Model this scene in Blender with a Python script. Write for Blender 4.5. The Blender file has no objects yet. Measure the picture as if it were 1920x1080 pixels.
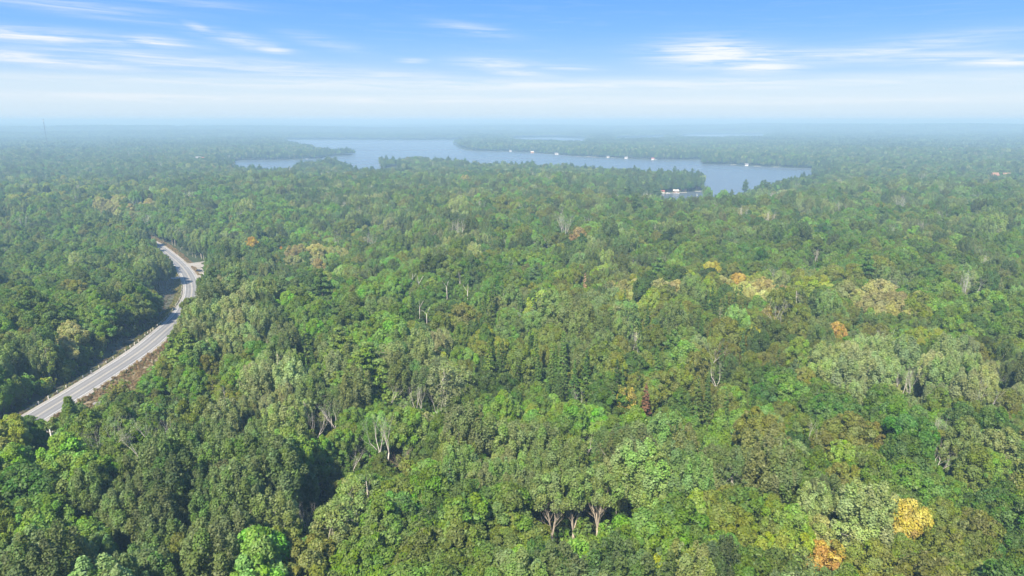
import bpy, math, random
import numpy as np
from mathutils import Vector, Matrix

C = bpy.context.scene.collection
scene = bpy.context.scene
RNG = np.random.default_rng(7)
random.seed(7)

# ------------------------------------------------------------------ camera
FPX, CX, CY = 1280.0, 960.0, 540.0          # focal length and centre of the 1920x1080 photograph
EYE = 88.0                                   # camera height (m)
LAKE = -20.0                                 # lake level (m)
PITCH = math.atan((CY - 226.0) / FPX)
cam_data = bpy.data.cameras.new('camera')
cam_data.sensor_width = 36.0
cam_data.lens = 24.0
cam_data.clip_start = 1.0
cam_data.clip_end = 90000.0
cam = bpy.data.objects.new('camera', cam_data)
C.objects.link(cam)
cam.location = (0, 0, EYE)
cam.rotation_euler = (math.radians(90) - PITCH, 0, 0)
scene.camera = cam


def ray(px, py):
    x = (px - CX) / FPX
    y = -(py - CY) / FPX
    return np.array([x, math.cos(PITCH) + y * math.sin(PITCH), -math.sin(PITCH) + y * math.cos(PITCH)])


def at(px, py, z=0.0):
    d = ray(px, py)
    t = (z - EYE) / d[2]
    return np.array([d[0] * t, d[1] * t])


def pix(x, y, z):
    """image position of world points (arrays)"""
    dz = z - EYE
    f = y * math.cos(PITCH) - dz * math.sin(PITCH)
    u = y * math.sin(PITCH) + dz * math.cos(PITCH)
    f = np.where(f < 1, 1, f)
    return CX + FPX * x / f, CY - FPX * u / f


# ------------------------------------------------------------------ light
SUN_EL = math.radians(47)
SUN_AZ = math.radians(-160)                  # from +Y, clockwise: the sun stands to the left and a little behind
s_dir = Vector((math.sin(SUN_AZ) * math.cos(SUN_EL), math.cos(SUN_AZ) * math.cos(SUN_EL), math.sin(SUN_EL)))
sun_data = bpy.data.lights.new('sun', 'SUN')
sun_data.energy = 5.0
sun_data.angle = math.radians(3.0)
sun_data.color = (1.0, 0.91, 0.74)
sun = bpy.data.objects.new('sun', sun_data)
C.objects.link(sun)
sun.rotation_euler = s_dir.to_track_quat('Z', 'Y').to_euler()
sun.location = (0, 0, 300)

scene.view_settings.view_transform = 'Standard'
scene.view_settings.look = 'None'
EXPOSURE = 1.22
scene.view_settings.exposure = EXPOSURE
scene.view_settings.gamma = 1.0
scene.view_settings.use_curve_mapping = False
scene.render.engine = 'CYCLES'
cy = scene.cycles
cy.use_denoising = True
cy.max_bounces = 5
cy.diffuse_bounces = 4
cy.glossy_bounces = 2
cy.transmission_bounces = 3
cy.volume_bounces = 1
cy.transparent_max_bounces = 4

HAZE_DENSITY = 0.00037
HAZE_COLOR = (0.31, 0.50, 0.70)


# ------------------------------------------------------------------ node helpers
class NT:
    def __init__(self, tree):
        self.t = tree
        tree.nodes.clear()

    def n(self, kind, **kw):
        nd = self.t.nodes.new(kind)
        for k, v in kw.items():
            setattr(nd, k, v)
        return nd

    def link(self, a, b):
        self.t.links.new(a, b)

    def put(self, sock, v):
        if isinstance(v, bpy.types.NodeSocket):
            self.link(v, sock)
        else:
            sock.default_value = v

    def m(self, op, a, b=None, c=None, clamp=False):
        nd = self.n('ShaderNodeMath', operation=op, use_clamp=clamp)
        self.put(nd.inputs[0], a)
        if b is not None:
            self.put(nd.inputs[1], b)
        if c is not None:
            self.put(nd.inputs[2], c)
        return nd.outputs[0]

    def mix(self, f, a, b, mode='MIX'):
        nd = self.n('ShaderNodeMix', data_type='RGBA', blend_type=mode)
        nd.clamp_factor = True
        self.put(nd.inputs[0], f)
        self.put(nd.inputs[6], a if isinstance(a, bpy.types.NodeSocket) else (*a[:3], 1))
        self.put(nd.inputs[7], b if isinstance(b, bpy.types.NodeSocket) else (*b[:3], 1))
        return nd.outputs[2]

    def ramp(self, f, stops, interp='LINEAR'):
        nd = self.n('ShaderNodeValToRGB')
        cr = nd.color_ramp
        cr.interpolation = interp
        while len(cr.elements) < len(stops):
            cr.elements.new(0.5)
        for e, (p, c) in zip(cr.elements, stops):
            e.position = p
            e.color = (*c, 1) if len(c) == 3 else c
        self.put(nd.inputs[0], f)
        return nd.outputs[0]

    def noise(self, vec, scale, detail=3, rough=0.55, dist=0.0):
        nd = self.n('ShaderNodeTexNoise')
        if vec is not None:
            self.link(vec, nd.inputs['Vector'])
        nd.inputs['Scale'].default_value = scale
        nd.inputs['Detail'].default_value = detail
        nd.inputs['Roughness'].default_value = rough
        nd.inputs['Distortion'].default_value = dist
        return nd.outputs['Fac']


def lin(*c):
    return tuple(((v / 255) / 12.92 if v / 255 <= 0.04045 else ((v / 255 + 0.055) / 1.055) ** 2.4) for v in c)


# ------------------------------------------------------------------ sky
world = bpy.data.worlds.new('World')
scene.world = world
world.use_nodes = True
w = NT(world.node_tree)
STR = 0.1
sky = w.n('ShaderNodeTexSky', sky_type='NISHITA')
sky.sun_disc = False
sky.sun_elevation = SUN_EL
sky.sun_rotation = SUN_AZ
sky.altitude = 300
sky.air_density = 1.0
sky.dust_density = 1.2
sky.ozone_density = 1.6
tc = w.n('ShaderNodeTexCoord')
sep = w.n('ShaderNodeSeparateXYZ')
w.link(tc.outputs['Generated'], sep.inputs[0])
el = w.m('ARCSINE', sep.outputs[2])
az = w.m('ARCTAN2', sep.outputs[0], sep.outputs[1])
# air gradient by elevation (radians): white-blue at the horizon, clear blue above
ef = w.m('MULTIPLY', el, 1 / 0.8, clamp=True)


def ep(py):
    d = ray(CX, py)
    return max(0.0, math.asin(d[2] / np.linalg.norm(d)) / 0.8)


grad = w.ramp(ef, [(0.0, lin(214, 234, 250)), (ep(190), lin(220, 237, 252)), (ep(158), lin(207, 230, 251)), (ep(140), lin(178, 214, 252)),
                   (ep(105), lin(150, 200, 255)), (ep(60), lin(124, 186, 255)), (ep(0), lin(106, 174, 254)), (0.55, lin(98, 166, 250)), (1.0, lin(88, 152, 238))])
# cirrus: streaky noise stretched along the horizon, gathered in banks
cmb = w.n('ShaderNodeCombineXYZ')
w.put(cmb.inputs[0], w.m('MULTIPLY', az, 4.0))
tilt = w.m('MULTIPLY_ADD', az, 0.02, el)
w.put(cmb.inputs[1], w.m('MULTIPLY', tilt, 75.0))
fine = w.noise(cmb.outputs[0], 2.2, 7, 0.62, 0.7)
cmb2 = w.n('ShaderNodeCombineXYZ')
w.put(cmb2.inputs[0], w.m('MULTIPLY', az, 2.0))
w.put(cmb2.inputs[1], w.m('MULTIPLY', el, 22.0))
cmb2.inputs[2].default_value = 4.0
broad = w.noise(cmb2.outputs[0], 1.6, 4, 0.6, 0.4)
banks = None
CLOUDS = [(90, 70, 230, 13, .75, .02), (285, 79, 60, 9, .95, .05), (60, 110, 210, 11, .8, .05), (265, 106, 70, 6, .8, .06), (400, 122, 330, 15, .55, .05),
          (660, 138, 220, 12, .4, .04), (385, 58, 34, 8, .6, .35), (455, 78, 80, 12, .5, .2), (510, 92, 32, 7, 1., .1), (610, 80, 70, 12, .22, .2),
          (885, 55, 70, 9, .38, .12), (775, 114, 26, 4, .45, 0), (930, 120, 70, 12, .5, .05), (975, 137, 70, 7, .5, .08), (1060, 126, 60, 5, .4, .02),
          (1330, 100, 100, 22, 1., .03), (1425, 128, 70, 10, .9, -.02), (1480, 106, 170, 13, .8, 0), (1620, 98, 110, 9, .65, -.02), (1930, 113, 140, 9, 1., 0),
          (1760, 108, 170, 10, .6, .02), (1770, 78, 170, 18, .32, -.05), (1225, 98, 50, 7, .35, -.05), (110, 10, 170, 12, .4, .03), (360, 6, 120, 8, .25, .03),
          (200, 30, 160, 8, .2, .05), (1000, 160, 900, 10, .5, 0), (500, 185, 900, 7, .5, 0), (1400, 190, 600, 6, .4, 0)]
for (px, py, hw, hh, inten, sl) in CLOUDS:
    d = ray(px, py)
    a0 = math.atan2(d[0], d[1])
    e0 = math.asin(d[2] / np.linalg.norm(d))
    k = math.cos(a0) / 1.0
    sa = hw / FPX * k * k
    se = hh / FPX * k
    da = w.m('SUBTRACT', az, a0)
    de = w.m('MULTIPLY_ADD', da, sl * 1.0, w.m('SUBTRACT', el, e0))
    q = w.m('ADD', w.m('POWER', w.m('DIVIDE', w.m('ABSOLUTE', da), sa), 2.0), w.m('POWER', w.m('DIVIDE', w.m('ABSOLUTE', de), se), 2.0))
    g = w.m('MULTIPLY', w.m('EXPONENT', w.m('MULTIPLY', q, -1.0)), inten)
    banks = g if banks is None else w.m('MAXIMUM', banks, g)
# cirrus goes on all round the sky outside the frame in the same density
else_banks = w.m('MULTIPLY', w.m('MULTIPLY_ADD', broad, 2.6, -1.25, clamp=True), 0.45)
outside = w.m('MULTIPLY_ADD', w.m('ABSOLUTE', az), 8.0, -5.0, clamp=True)
high = w.m('MULTIPLY_ADD', el, 14.0, -2.4, clamp=True)
outside = w.m('MAXIMUM', outside, high)
allb = w.m('MAXIMUM', banks, w.m('MULTIPLY', else_banks, outside))
streak = w.m('MULTIPLY_ADD', fine, 4.0, -1.45, clamp=True)
dens = w.m('MULTIPLY', allb, w.m('MULTIPLY_ADD', streak, 0.95, 0.12), clamp=True)
dens = w.m('MULTIPLY', dens, 1.28, clamp=True)
wisps = w.m('MULTIPLY', w.m('MULTIPLY_ADD', fine, 3.0, -1.55, clamp=True), 0.13)
dens = w.m('MAXIMUM', dens, wisps)
skyc = w.mix(dens, grad, lin(246, 249, 255))
scaled = w.n('ShaderNodeVectorMath', operation='SCALE')
w.link(skyc, scaled.inputs[0])
scaled.inputs['Scale'].default_value = 1.0 / STR / 2 ** EXPOSURE
mixed = w.mix(0.93, sky.outputs[0], scaled.outputs[0])
bg = w.n('ShaderNodeBackground')
w.link(mixed, bg.inputs[0])
bg.inputs[1].default_value = STR
wo = w.n('ShaderNodeOutputWorld')
w.link(bg.outputs[0], wo.inputs[0])
world.cycles.sampling_method = 'MANUAL'
world.cycles.sample_map_resolution = 512


# ------------------------------------------------------------------ materials
def new_mat(name):
    m = bpy.data.materials.new(name)
    m.use_nodes = True
    return m, NT(m.node_tree)


def simple_mat(name, col, rough=0.7, noise=0.15, scale=3.0, metallic=0.0, spec=0.4, bump=0.0):
    m, t = new_mat(name)
    tc_ = t.n('ShaderNodeTexCoord')
    nz = t.noise(tc_.outputs['Object'], scale, 5, 0.6)
    f = t.m('MULTIPLY_ADD', nz, 2 * noise, 1 - noise)
    sc = t.n('ShaderNodeVectorMath', operation='SCALE')
    sc.inputs[0].default_value = col
    t.link(f, sc.inputs['Scale'])
    p = t.n('ShaderNodeBsdfPrincipled')
    t.link(sc.outputs[0], p.inputs['Base Color'])
    p.inputs['Roughness'].default_value = rough
    p.inputs['Metallic'].default_value = metallic
    p.inputs['Specular IOR Level'].default_value = spec
    if bump:
        b = t.n('ShaderNodeBump')
        b.inputs['Strength'].default_value = bump
        t.link(nz, b.inputs['Height'])
        t.link(b.outputs[0], p.inputs['Normal'])
    o = t.n('ShaderNodeOutputMaterial')
    t.link(p.outputs[0], o.inputs[0])
    return m


def leaf_mat(name, trans=0.35):
    m, t = new_mat(name)
    a = t.n('ShaderNodeAttribute', attribute_type='INSTANCER', attribute_name='tint')
    v = t.n('ShaderNodeAttribute', attribute_type='GEOMETRY', attribute_name='var')
    s = t.n('ShaderNodeSeparateXYZ')
    t.link(v.outputs['Vector'], s.inputs[0])
    hs = t.n('ShaderNodeHueSaturation')
    tu = t.n('ShaderNodeAttribute', attribute_type='INSTANCER', attribute_name='turn')
    part = t.m('MULTIPLY', tu.outputs['Fac'], t.m('MULTIPLY_ADD', s.outputs[2], 5.0, -3.3, clamp=True))
    t.link(t.mix(part, a.outputs['Color'], (0.16, 0.20, 0.05)), hs.inputs['Color'])
    t.put(hs.inputs['Hue'], t.m('MULTIPLY_ADD', s.outputs[0], 0.05, 0.475))
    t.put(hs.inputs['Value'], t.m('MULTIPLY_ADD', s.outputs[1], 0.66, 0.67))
    t.put(hs.inputs['Saturation'], t.m('MULTIPLY_ADD', s.outputs[2], 0.26, 0.84))
    d = t.n('ShaderNodeBsdfDiffuse')
    t.link(hs.outputs[0], d.inputs[0])
    tr = t.n('ShaderNodeBsdfTranslucent')
    warm = t.mix(1.0, hs.outputs[0], (1.2, 1.1, 0.45), 'MULTIPLY')
    t.link(warm, tr.inputs[0])
    g = t.n('ShaderNodeBsdfGlossy')
    g.inputs['Roughness'].default_value = 0.5
    g.inputs[0].default_value = (0.75, 0.8, 0.7, 1)
    mx = t.n('ShaderNodeMixShader')
    mx.inputs[0].default_value = trans
    t.link(d.outputs[0], mx.inputs[1])
    t.link(tr.outputs[0], mx.inputs[2])
    mx2 = t.n('ShaderNodeMixShader')
    mx2.inputs[0].default_value = 0.018
    t.link(mx.outputs[0], mx2.inputs[1])
    t.link(g.outputs[0], mx2.inputs[2])
    o = t.n('ShaderNodeOutputMaterial')
    t.link(mx2.outputs[0], o.inputs[0])
    return m


M_LEAF = leaf_mat('leaf', 0.34)
M_NEEDLE = leaf_mat('needle', 0.12)
M_BARK = simple_mat('grey_brown_bark', (0.16, 0.13, 0.105), 0.9, 0.35, 2.0)
M_PALE = simple_mat('pale_bark', (0.36, 0.33, 0.28), 0.85, 0.3, 3.0)
M_LIMB = simple_mat('pale_brown_limb_bark', (0.36, 0.31, 0.25), 0.9, 0.35, 2.5)
M_DEAD = simple_mat('weathered_dead_wood', (0.46, 0.43, 0.39), 0.9, 0.25, 4.0)
M_TWIG = simple_mat('pinkish_dead_twigs', (0.36, 0.27, 0.22), 0.9, 0.25, 4.0)
M_WHITE = simple_mat('white_paint', (0.66, 0.66, 0.64), 0.5, 0.06, 1.0)
M_WOOD = simple_mat('weathered_wood', (0.30, 0.26, 0.21), 0.85, 0.25, 6.0)
M_POST = simple_mat('pale_post_wood', (0.55, 0.52, 0.46), 0.8, 0.2, 6.0)
M_STEEL = simple_mat('galvanised_steel', (0.34, 0.35, 0.37), 0.5, 0.1, 3.0, 0.6)
M_MAST = simple_mat('dark_mast_steel', (0.10, 0.09, 0.09), 0.7, 0.1, 3.0)
M_ROOFR = simple_mat('rust_red_roof', (0.30, 0.10, 0.07), 0.8, 0.2, 2.0)
M_ROOFG = simple_mat('grey_shingle_roof', (0.20, 0.20, 0.21), 0.85, 0.2, 2.0)
M_BROWN = simple_mat('brown_siding', (0.24, 0.14, 0.09), 0.8, 0.2, 2.0)
M_ORANGE = simple_mat('orange_cedar_siding', (0.50, 0.26, 0.13), 0.8, 0.15, 2.0)
M_GLASS = simple_mat('window_glass', (0.03, 0.04, 0.05), 0.1, 0.05, 1.0, 0.0, 0.8)
M_ROCK = simple_mat('grey_granite', (0.17, 0.16, 0.155), 0.9, 0.35, 1.2, bump=0.6)
M_CAR = simple_mat('dark_blue_car_paint', (0.018, 0.022, 0.045), 0.25, 0.03, 1.0, 0.2, 0.7)
M_TYRE = simple_mat('black_rubber', (0.02, 0.02, 0.02), 0.9, 0.1)
M_LAMP = simple_mat('clear_lamp_plastic', (0.6, 0.6, 0.6), 0.2, 0.03)
M_RED = simple_mat('red_lamp_plastic', (0.4, 0.02, 0.02), 0.3, 0.03)


def make_tint(o, c):
    o['tint'] = [float(c[0]), float(c[1]), float(c[2])]


# ------------------------------------------------------------------ mesh helpers
def quad_mesh(name, V, F, mats, mat_idx=None, var=None, smooth=False):
    """V (n,3), F list/array of polygons (array (m,4) or list of tuples)"""
    me = bpy.data.meshes.new(name)
    if isinstance(F, np.ndarray):
        m, k = F.shape
        me.vertices.add(len(V))
        me.vertices.foreach_set('co', np.asarray(V, np.float32).ravel())
        me.loops.add(m * k)
        me.loops.foreach_set('vertex_index', F.astype(np.int32).ravel())
        me.polygons.add(m)
        me.polygons.foreach_set('loop_start', np.arange(0, m * k, k, dtype=np.int32))
        me.polygons.foreach_set('loop_total', np.full(m, k, np.int32))
        me.update(calc_edges=True)
    else:
        me.from_pydata([tuple(v) for v in V], [], [tuple(f) for f in F])
    for mm in mats:
        me.materials.append(mm)
    if mat_idx is not None:
        me.polygons.foreach_set('material_index', np.asarray(mat_idx, np.int32))
    if var is not None:
        at_ = me.attributes.new('var', 'FLOAT_VECTOR', 'FACE')
        at_.data.foreach_set('vector', np.asarray(var, np.float32).ravel())
    if smooth:
        me.polygons.foreach_set('use_smooth', np.ones(len(me.polygons), bool))
    me.validate()
    return me


def obj(name, me, parent=None, coll=C):
    o = bpy.data.objects.new(name, me)
    coll.objects.link(o)
    if parent is not None:
        o.parent = parent
    return o


def tag(o, label=None, cat=None, group=None, kind=None):
    if label:
        o['label'] = label
    if cat:
        o['category'] = cat
    if group:
        o['group'] = group
    if kind:
        o['kind'] = kind
    return o


def thing(name, loc, rz=0.0, label=None, cat=None, group=None):
    o = bpy.data.objects.new(name, None)
    C.objects.link(o)
    o.location = loc
    o.rotation_euler = (0, 0, rz)
    o.empty_display_size = 0.5
    return tag(o, label, cat, group)


class MB:
    """collects boxes, tubes and loose faces into one mesh"""
    def __init__(s):
        s.V, s.F = [], []

    def add(s, V, F):
        k = len(s.V)
        s.V += [tuple(v) for v in V]
        s.F += [tuple(i + k for i in f) for f in F]
        return s

    def box(s, c, d, rz=0.0):
        cx_, cy_, cz_ = c
        hx, hy, hz = d[0] / 2, d[1] / 2, d[2] / 2
        ca, sa = math.cos(rz), math.sin(rz)
        V = []
        for z in (-hz, hz):
            for (x, y) in ((-hx, -hy), (hx, -hy), (hx, hy), (-hx, hy)):
                V.append((cx_ + x * ca - y * sa, cy_ + x * sa + y * ca, cz_ + z))
        return s.add(V, [(3, 2, 1, 0), (4, 5, 6, 7), (0, 1, 5, 4), (1, 2, 6, 5), (2, 3, 7, 6), (3, 0, 4, 7)])

    def tube(s, pts, rad, n=6, cap=True):
        pts = [np.array(p, float) for p in pts]
        if not hasattr(rad, '__len__'):
            rad = [rad] * len(pts)
        V, F = [], []
        for i, p in enumerate(pts):
            d = pts[min(i + 1, len(pts) - 1)] - pts[max(i - 1, 0)]
            d = d / (np.linalg.norm(d) + 1e-9)
            a = np.cross(d, (0, 0, 1)) if abs(d[2]) < 0.9 else np.cross(d, (1, 0, 0))
            a /= np.linalg.norm(a)
            b = np.cross(d, a)
            for k in range(n):
                t = 2 * math.pi * k / n
                V.append(p + rad[i] * (math.cos(t) * a + math.sin(t) * b))
        for i in range(len(pts) - 1):
            for k in range(n):
                k2 = (k + 1) % n
                F.append((i * n + k, i * n + k2, (i + 1) * n + k2, (i + 1) * n + k))
        if cap:
            F.append(tuple(range(n - 1, -1, -1)))
            F.append(tuple((len(pts) - 1) * n + k for k in range(n)))
        return s.add(V, F)

    def mesh(s, name, mat, smooth=False):
        return quad_mesh(name, s.V, s.F, [mat], smooth=smooth)

    def build(s, name, mat, parent=None, smooth=False):
        return obj(name, s.mesh(name, mat, smooth), parent)


# ------------------------------------------------------------------ terrain
def vnoise(x, y, lam, seed):
    r = np.random.default_rng(seed)
    out = 0
    for i in range(5):
        th = r.uniform(0, 2 * math.pi)
        k = 2 * math.pi / (lam * r.uniform(0.6, 1.7))
        out = out + np.sin(k * (x * math.cos(th) + y * math.sin(th)) + r.uniform(0, 6.28))
    return out / 3.0


def wp(pts, z):
    return [tuple(at(a, b, z)) for a, b in pts]


# water outlines: far shores stand on the lake level; near shores are hidden by the wood in front, so those points lie on its canopy plane
WATER = []
FS = LAKE + 0.0
NS = 1.0
WATER.append(wp([(440, 301), (494, 300), (556, 298.5), (600, 297)], FS) + wp([(628, 292)], FS)[:1] + wp([(646, 291.5), (669, 290)], FS)
             + wp([(669, 277.5), (640, 276), (622, 277.5), (600, 275), (587, 271), (553, 265.5), (540, 263.5)], NS) + wp([(535, 262), (620, 262), (700, 262.4), (881, 262.4), (868, 266), (850, 270.5), (862, 278), (881, 282.5), (911, 283), (955, 284), (1009, 287), (1049, 290), (1082, 293),
                     (1137, 295.5), (1192, 298), (1228, 299.5), (1265, 299.6), (1313, 299.8), (1316, 307.5), (1374, 309), (1447, 313), (1523, 316)], FS)
             + wp([(1522, 321), (1469, 328), (1425, 341), (1385, 360), (1337, 361)], NS + 2)
             + wp([(1319, 356), (1321, 341)], FS) + wp([(1300, 318.5), (1228, 319), (1170, 312), (1075, 306), (994, 303), (884, 301), (837, 297), (790, 293), (725, 294)], NS)
             + wp([(712, 303.5), (712, 311)], FS) + wp([(734, 318), (712, 318), (683, 317)], NS - 1) + wp([(660, 309), (644, 303), (630, 297), (600, 300), (556, 303), (545, 315), (500, 315), (460, 312), (438, 306)], NS - 4))
WATER.append(wp([(1236, 362.5), (1265, 361.5), (1290, 360), (1318, 358)], FS) + wp([(1320, 366), (1305, 372), (1285, 377), (1262, 376), (1244, 370)], NS - 3))
WATER.append(wp([(962, 260), (975, 258.5), (1040, 257.5), (1099, 260)], FS) + wp([(1094, 265), (1060, 264), (1010, 263), (965, 262)], -2))
WATER.append(wp([(1274, 256.5), (1290, 252.5), (1340, 252), (1432, 252.5)], FS) + wp([(1432, 255.5), (1380, 256.5), (1330, 257.5), (1274, 258)], -2))
WATER.append(wp([(1155, 259), (1190, 257.5), (1246, 255.5)], FS) + wp([(1246, 258.5), (1200, 260), (1155, 260.5)], -2))


def poly_sd(x, y, poly):
    """signed distance, negative inside"""
    P = np.array(poly)
    d2 = np.full(x.shape, 1e18)
    ins = np.zeros(x.shape, bool)
    n = len(P)
    for i in range(n):
        ax, ay = P[i]
        bx, by = P[(i + 1) % n]
        ex, ey = bx - ax, by - ay
        wx, wy = x - ax, y - ay
        t = np.clip((wx * ex + wy * ey) / (ex * ex + ey * ey + 1e-9), 0, 1)
        d2 = np.minimum(d2, (wx - ex * t) ** 2 + (wy - ey * t) ** 2)
        c = (ay > y) != (by > y)
        with np.errstate(divide='ignore', invalid='ignore'):
            xi = ax + (y - ay) * ex / (ey if abs(ey) > 1e-9 else 1e-9)
        ins ^= c & (x < xi)
    d = np.sqrt(d2)
    return np.where(ins, -d, d)


def water_sd(x, y):
    out = np.full(x.shape, 1e6)
    r = np.hypot(x, y)
    for i, p in enumerate(WATER):
        P = np.array(p)
        lo = np.hypot(P[:, 0], P[:, 1]).min() - 500
        hi = np.hypot(P[:, 0], P[:, 1]).max() + 500
        k = (r > lo) & (r < hi)
        if k.any():
            out[k] = np.minimum(out[k], poly_sd(x[k], y[k], p))
    return out + vnoise(x, y, 90, 77) * np.clip(r / 600, 0, 5)


def sm(x, a, b):
    t = np.clip((x - a) / (b - a), 0, 1)
    return t * t * (3 - 2 * t)


def G0(x, y):
    """height of the land before lake and road are cut in"""
    r = np.hypot(x, y)
    zr = np.interp(y, [150, 260, 380, 520, 750, 1000], [4, 4, -11, -12, -4, 0])
    w_ = sm(-x, 20, 110) * (1 - sm(y, 900, 1100))
    und = 2.2 * vnoise(x, y, 420, 3) + 0.8 * vnoise(x, y, 150, 4)
    und = und * sm(r, 120, 500)
    h = w_ * zr + (1 - w_ * 0.8) * und + np.interp(r, [0, 500, 1050, 1300, 2600, 4800, 6500, 9000], [0, 0, -7, -14, -14, -15, -10, -2])
    far = sm(r, 2600, 9000)
    h = h + far * (12 + 13 * vnoise(x, y, 4200, 11) + 8 * vnoise(x, y, 1700, 12))
    h = h + sm(r, 8500, 22000) * 24
    rw = vnoise(x, y, 2600, 13)
    h = h + (20 + 6 * rw) * np.exp(-((r - 6700 - 500 * vnoise(x, y, 3500, 14)) / 650) ** 2) * (1 - sm(x / (r + 1), 0.02, 0.20))
    h = h + (16 + 8 * rw) * np.exp(-((r - 5200) / 420) ** 2) * sm(-x / (r + 1), 0.30, 0.40)
    h = h + (22 + 10 * rw) * np.exp(-((r - 7600) / 700) ** 2) * sm(x / (r + 1), 0.12, 0.30)
    h = h + 16 * np.exp(-(((x - 3000) / 1100) ** 2 + ((y - 7800) / 1500) ** 2))
    return h


# road centre line, traced from the photograph
RC_PIX = [(-60, 859, 5), (-10, 826, 5), (67, 780, 4), (126, 747, 4), (185, 709, 4), (244, 672, 4), (285, 645, 3.2), (322, 610, .5), (340, 585, -2), (350, 566, -5.5),
          (357.5, 549, -8), (359.5, 533, -10), (354, 517, -11), (344.5, 502, -11.5), (330, 487, -12), (313, 472, -12), (292, 458, -12), (270, 447, -11.5), (240, 434, -11), (205, 423, -10), (150, 413, -8)]
_rc = []
for (a, b, z) in RC_PIX:
    p = at(a, b, z)
    _rc.append((p[0], p[1]))
_rc = np.array(_rc)


def catmull(P, step=3.0):
    out = []
    n = len(P)
    for i in range(n - 1):
        p0, p1, p2, p3 = P[max(i - 1, 0)], P[i], P[i + 1], P[min(i + 2, n - 1)]
        m = max(2, int(np.linalg.norm(p2 - p1) / step))
        for k in range(m):
            t = k / m
            out.append(0.5 * ((2 * p1) + (-p0 + p2) * t + (2 * p0 - 5 * p1 + 4 * p2 - p3) * t * t + (-p0 + 3 * p1 - 3 * p2 + p3) * t ** 3))
    out.append(P[-1])
    return np.array(out)


ROAD = catmull(_rc, 4.0)
for _ in range(10):
    ROAD[1:-1] = 0.25 * ROAD[:-2] + 0.5 * ROAD[1:-1] + 0.25 * ROAD[2:]
_t = np.gradient(ROAD, axis=0)
_t /= np.linalg.norm(_t, axis=1)[:, None]
ROAD_N = np.stack([_t[:, 1], -_t[:, 0]], 1)          # to the right of the direction of travel (away from the camera)
ROAD_Z = G0(ROAD[:, 0], ROAD[:, 1])
for _ in range(20):
    ROAD_Z[1:-1] = 0.25 * ROAD_Z[:-2] + 0.5 * ROAD_Z[1:-1] + 0.25 * ROAD_Z[2:]
# gravel side road at the junction
SIDE = catmull(np.array([at(348, 494, -12), at(372, 497, -12), at(400, 493, -12), at(440, 486, -12)]), 3.0)
DRIVE = catmull(np.array([at(341, 519, -11.5), at(328, 521, -11.5), at(316, 521, -11.5)]), 3.0)


def road_info(x, y):
    """distance, side (+ right), station index of nearest centre-line point"""
    best = np.full(x.shape, 1e9)
    idx = np.zeros(x.shape, int)
    k = (y > 120) & (y < 700) & (x < 0) & (x > -560)
    if k.any():
        xs, ys = x[k], y[k]
        d = np.full(xs.shape, 1e9)
        ii = np.zeros(xs.shape, int)
        for i in range(len(ROAD)):
            q = (xs - ROAD[i, 0]) ** 2 + (ys - ROAD[i, 1]) ** 2
            b = q < d
            d = np.where(b, q, d)
            ii = np.where(b, i, ii)
        # exact distance across the line
        off = (xs - ROAD[ii, 0]) * ROAD_N[ii, 0] + (ys - ROAD[ii, 1]) * ROAD_N[ii, 1]
        dd = np.sqrt(d)
        dd = np.where(dd < 40, np.maximum(np.abs(off), np.where((ii == 0) | (ii == len(ROAD) - 1), dd, 0)), dd)
        best[k] = dd
        idx[k] = ii
        s = np.zeros(x.shape)
        s[k] = np.sign(off)
    else:
        s = np.zeros(x.shape)
    return best, s, idx


def ground(x, y, cut=True):
    x = np.atleast_1d(np.asarray(x, float))
    y = np.atleast_1d(np.asarray(y, float))
    h = G0(x, y)
    d, s, i = road_info(x, y)
    f = 1 - sm(d, 5.0, 22.0)
    h = h * (1 - f) + (ROAD_Z[i]) * f
    bank = sm(d, 5.0, 9.0) * (1 - sm(d, 12, 26))
    h = h - bank * np.where(s > 0, 0.9, 1.6)
    h = np.where(d < 5.4, h - 0.25, h)
    wd = water_sd(x, y)
    h = np.where(wd < 120, np.minimum(h, LAKE + 0.5 + np.clip(wd, 0, 1e9) * 0.10), h)
    h = np.where(wd < 0, LAKE - 2.5, h)
    return h, wd, d, s, i


def gz(x, y):
    return float(ground([x], [y])[0][0])


rings = [18.0]
while rings[-1] < 31000:
    rings.append(rings[-1] * 1.0155 + 0.02)
rings = np.array(rings)
azs = np.radians(np.concatenate([np.arange(-50, 50, 0.25), np.arange(50, 310, 4.0)]))
RR, AA = np.meshgrid(rings, azs, indexing='ij')
GX, GY = RR * np.sin(AA), RR * np.cos(AA)
GH = ground(GX.ravel(), GY.ravel())[0]
V = np.stack([GX.ravel(), GY.ravel(), GH], 1)
nr, na = RR.shape
i0, j0 = np.meshgrid(np.arange(nr - 1), np.arange(na), indexing='ij')
j1 = (j0 + 1) % na
Fq = np.stack([i0 * na + j0, i0 * na + j1, (i0 + 1) * na + j1, (i0 + 1) * na + j0], -1).reshape(-1, 4)
V = np.vstack([V, [[0, 0, gz(0, 1)]]])
m, t = new_mat('forest_floor')
geo = t.n('ShaderNodeNewGeometry')
n1 = t.noise(geo.outputs['Position'], 0.03, 4)
n2 = t.noise(geo.outputs['Position'], 0.9, 6, 0.7)
col = t.mix(n1, (0.035, 0.055, 0.018), (0.06, 0.055, 0.03))
col = t.mix(t.m('MULTIPLY_ADD', n2, 2.2, -0.7, clamp=True), col, (0.028, 0.05, 0.016))
p = t.n('ShaderNodeBsdfPrincipled')
t.link(col, p.inputs['Base Color'])
p.inputs['Roughness'].default_value = 0.95
p.inputs['Specular IOR Level'].default_value = 0.1
b = t.n('ShaderNodeBump')
b.inputs['Strength'].default_value = 0.6
t.link(n2, b.inputs['Height'])
t.link(b.outputs[0], p.inputs['Normal'])
o_ = t.n('ShaderNodeOutputMaterial')
t.link(p.outputs[0], o_.inputs[0])
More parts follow.
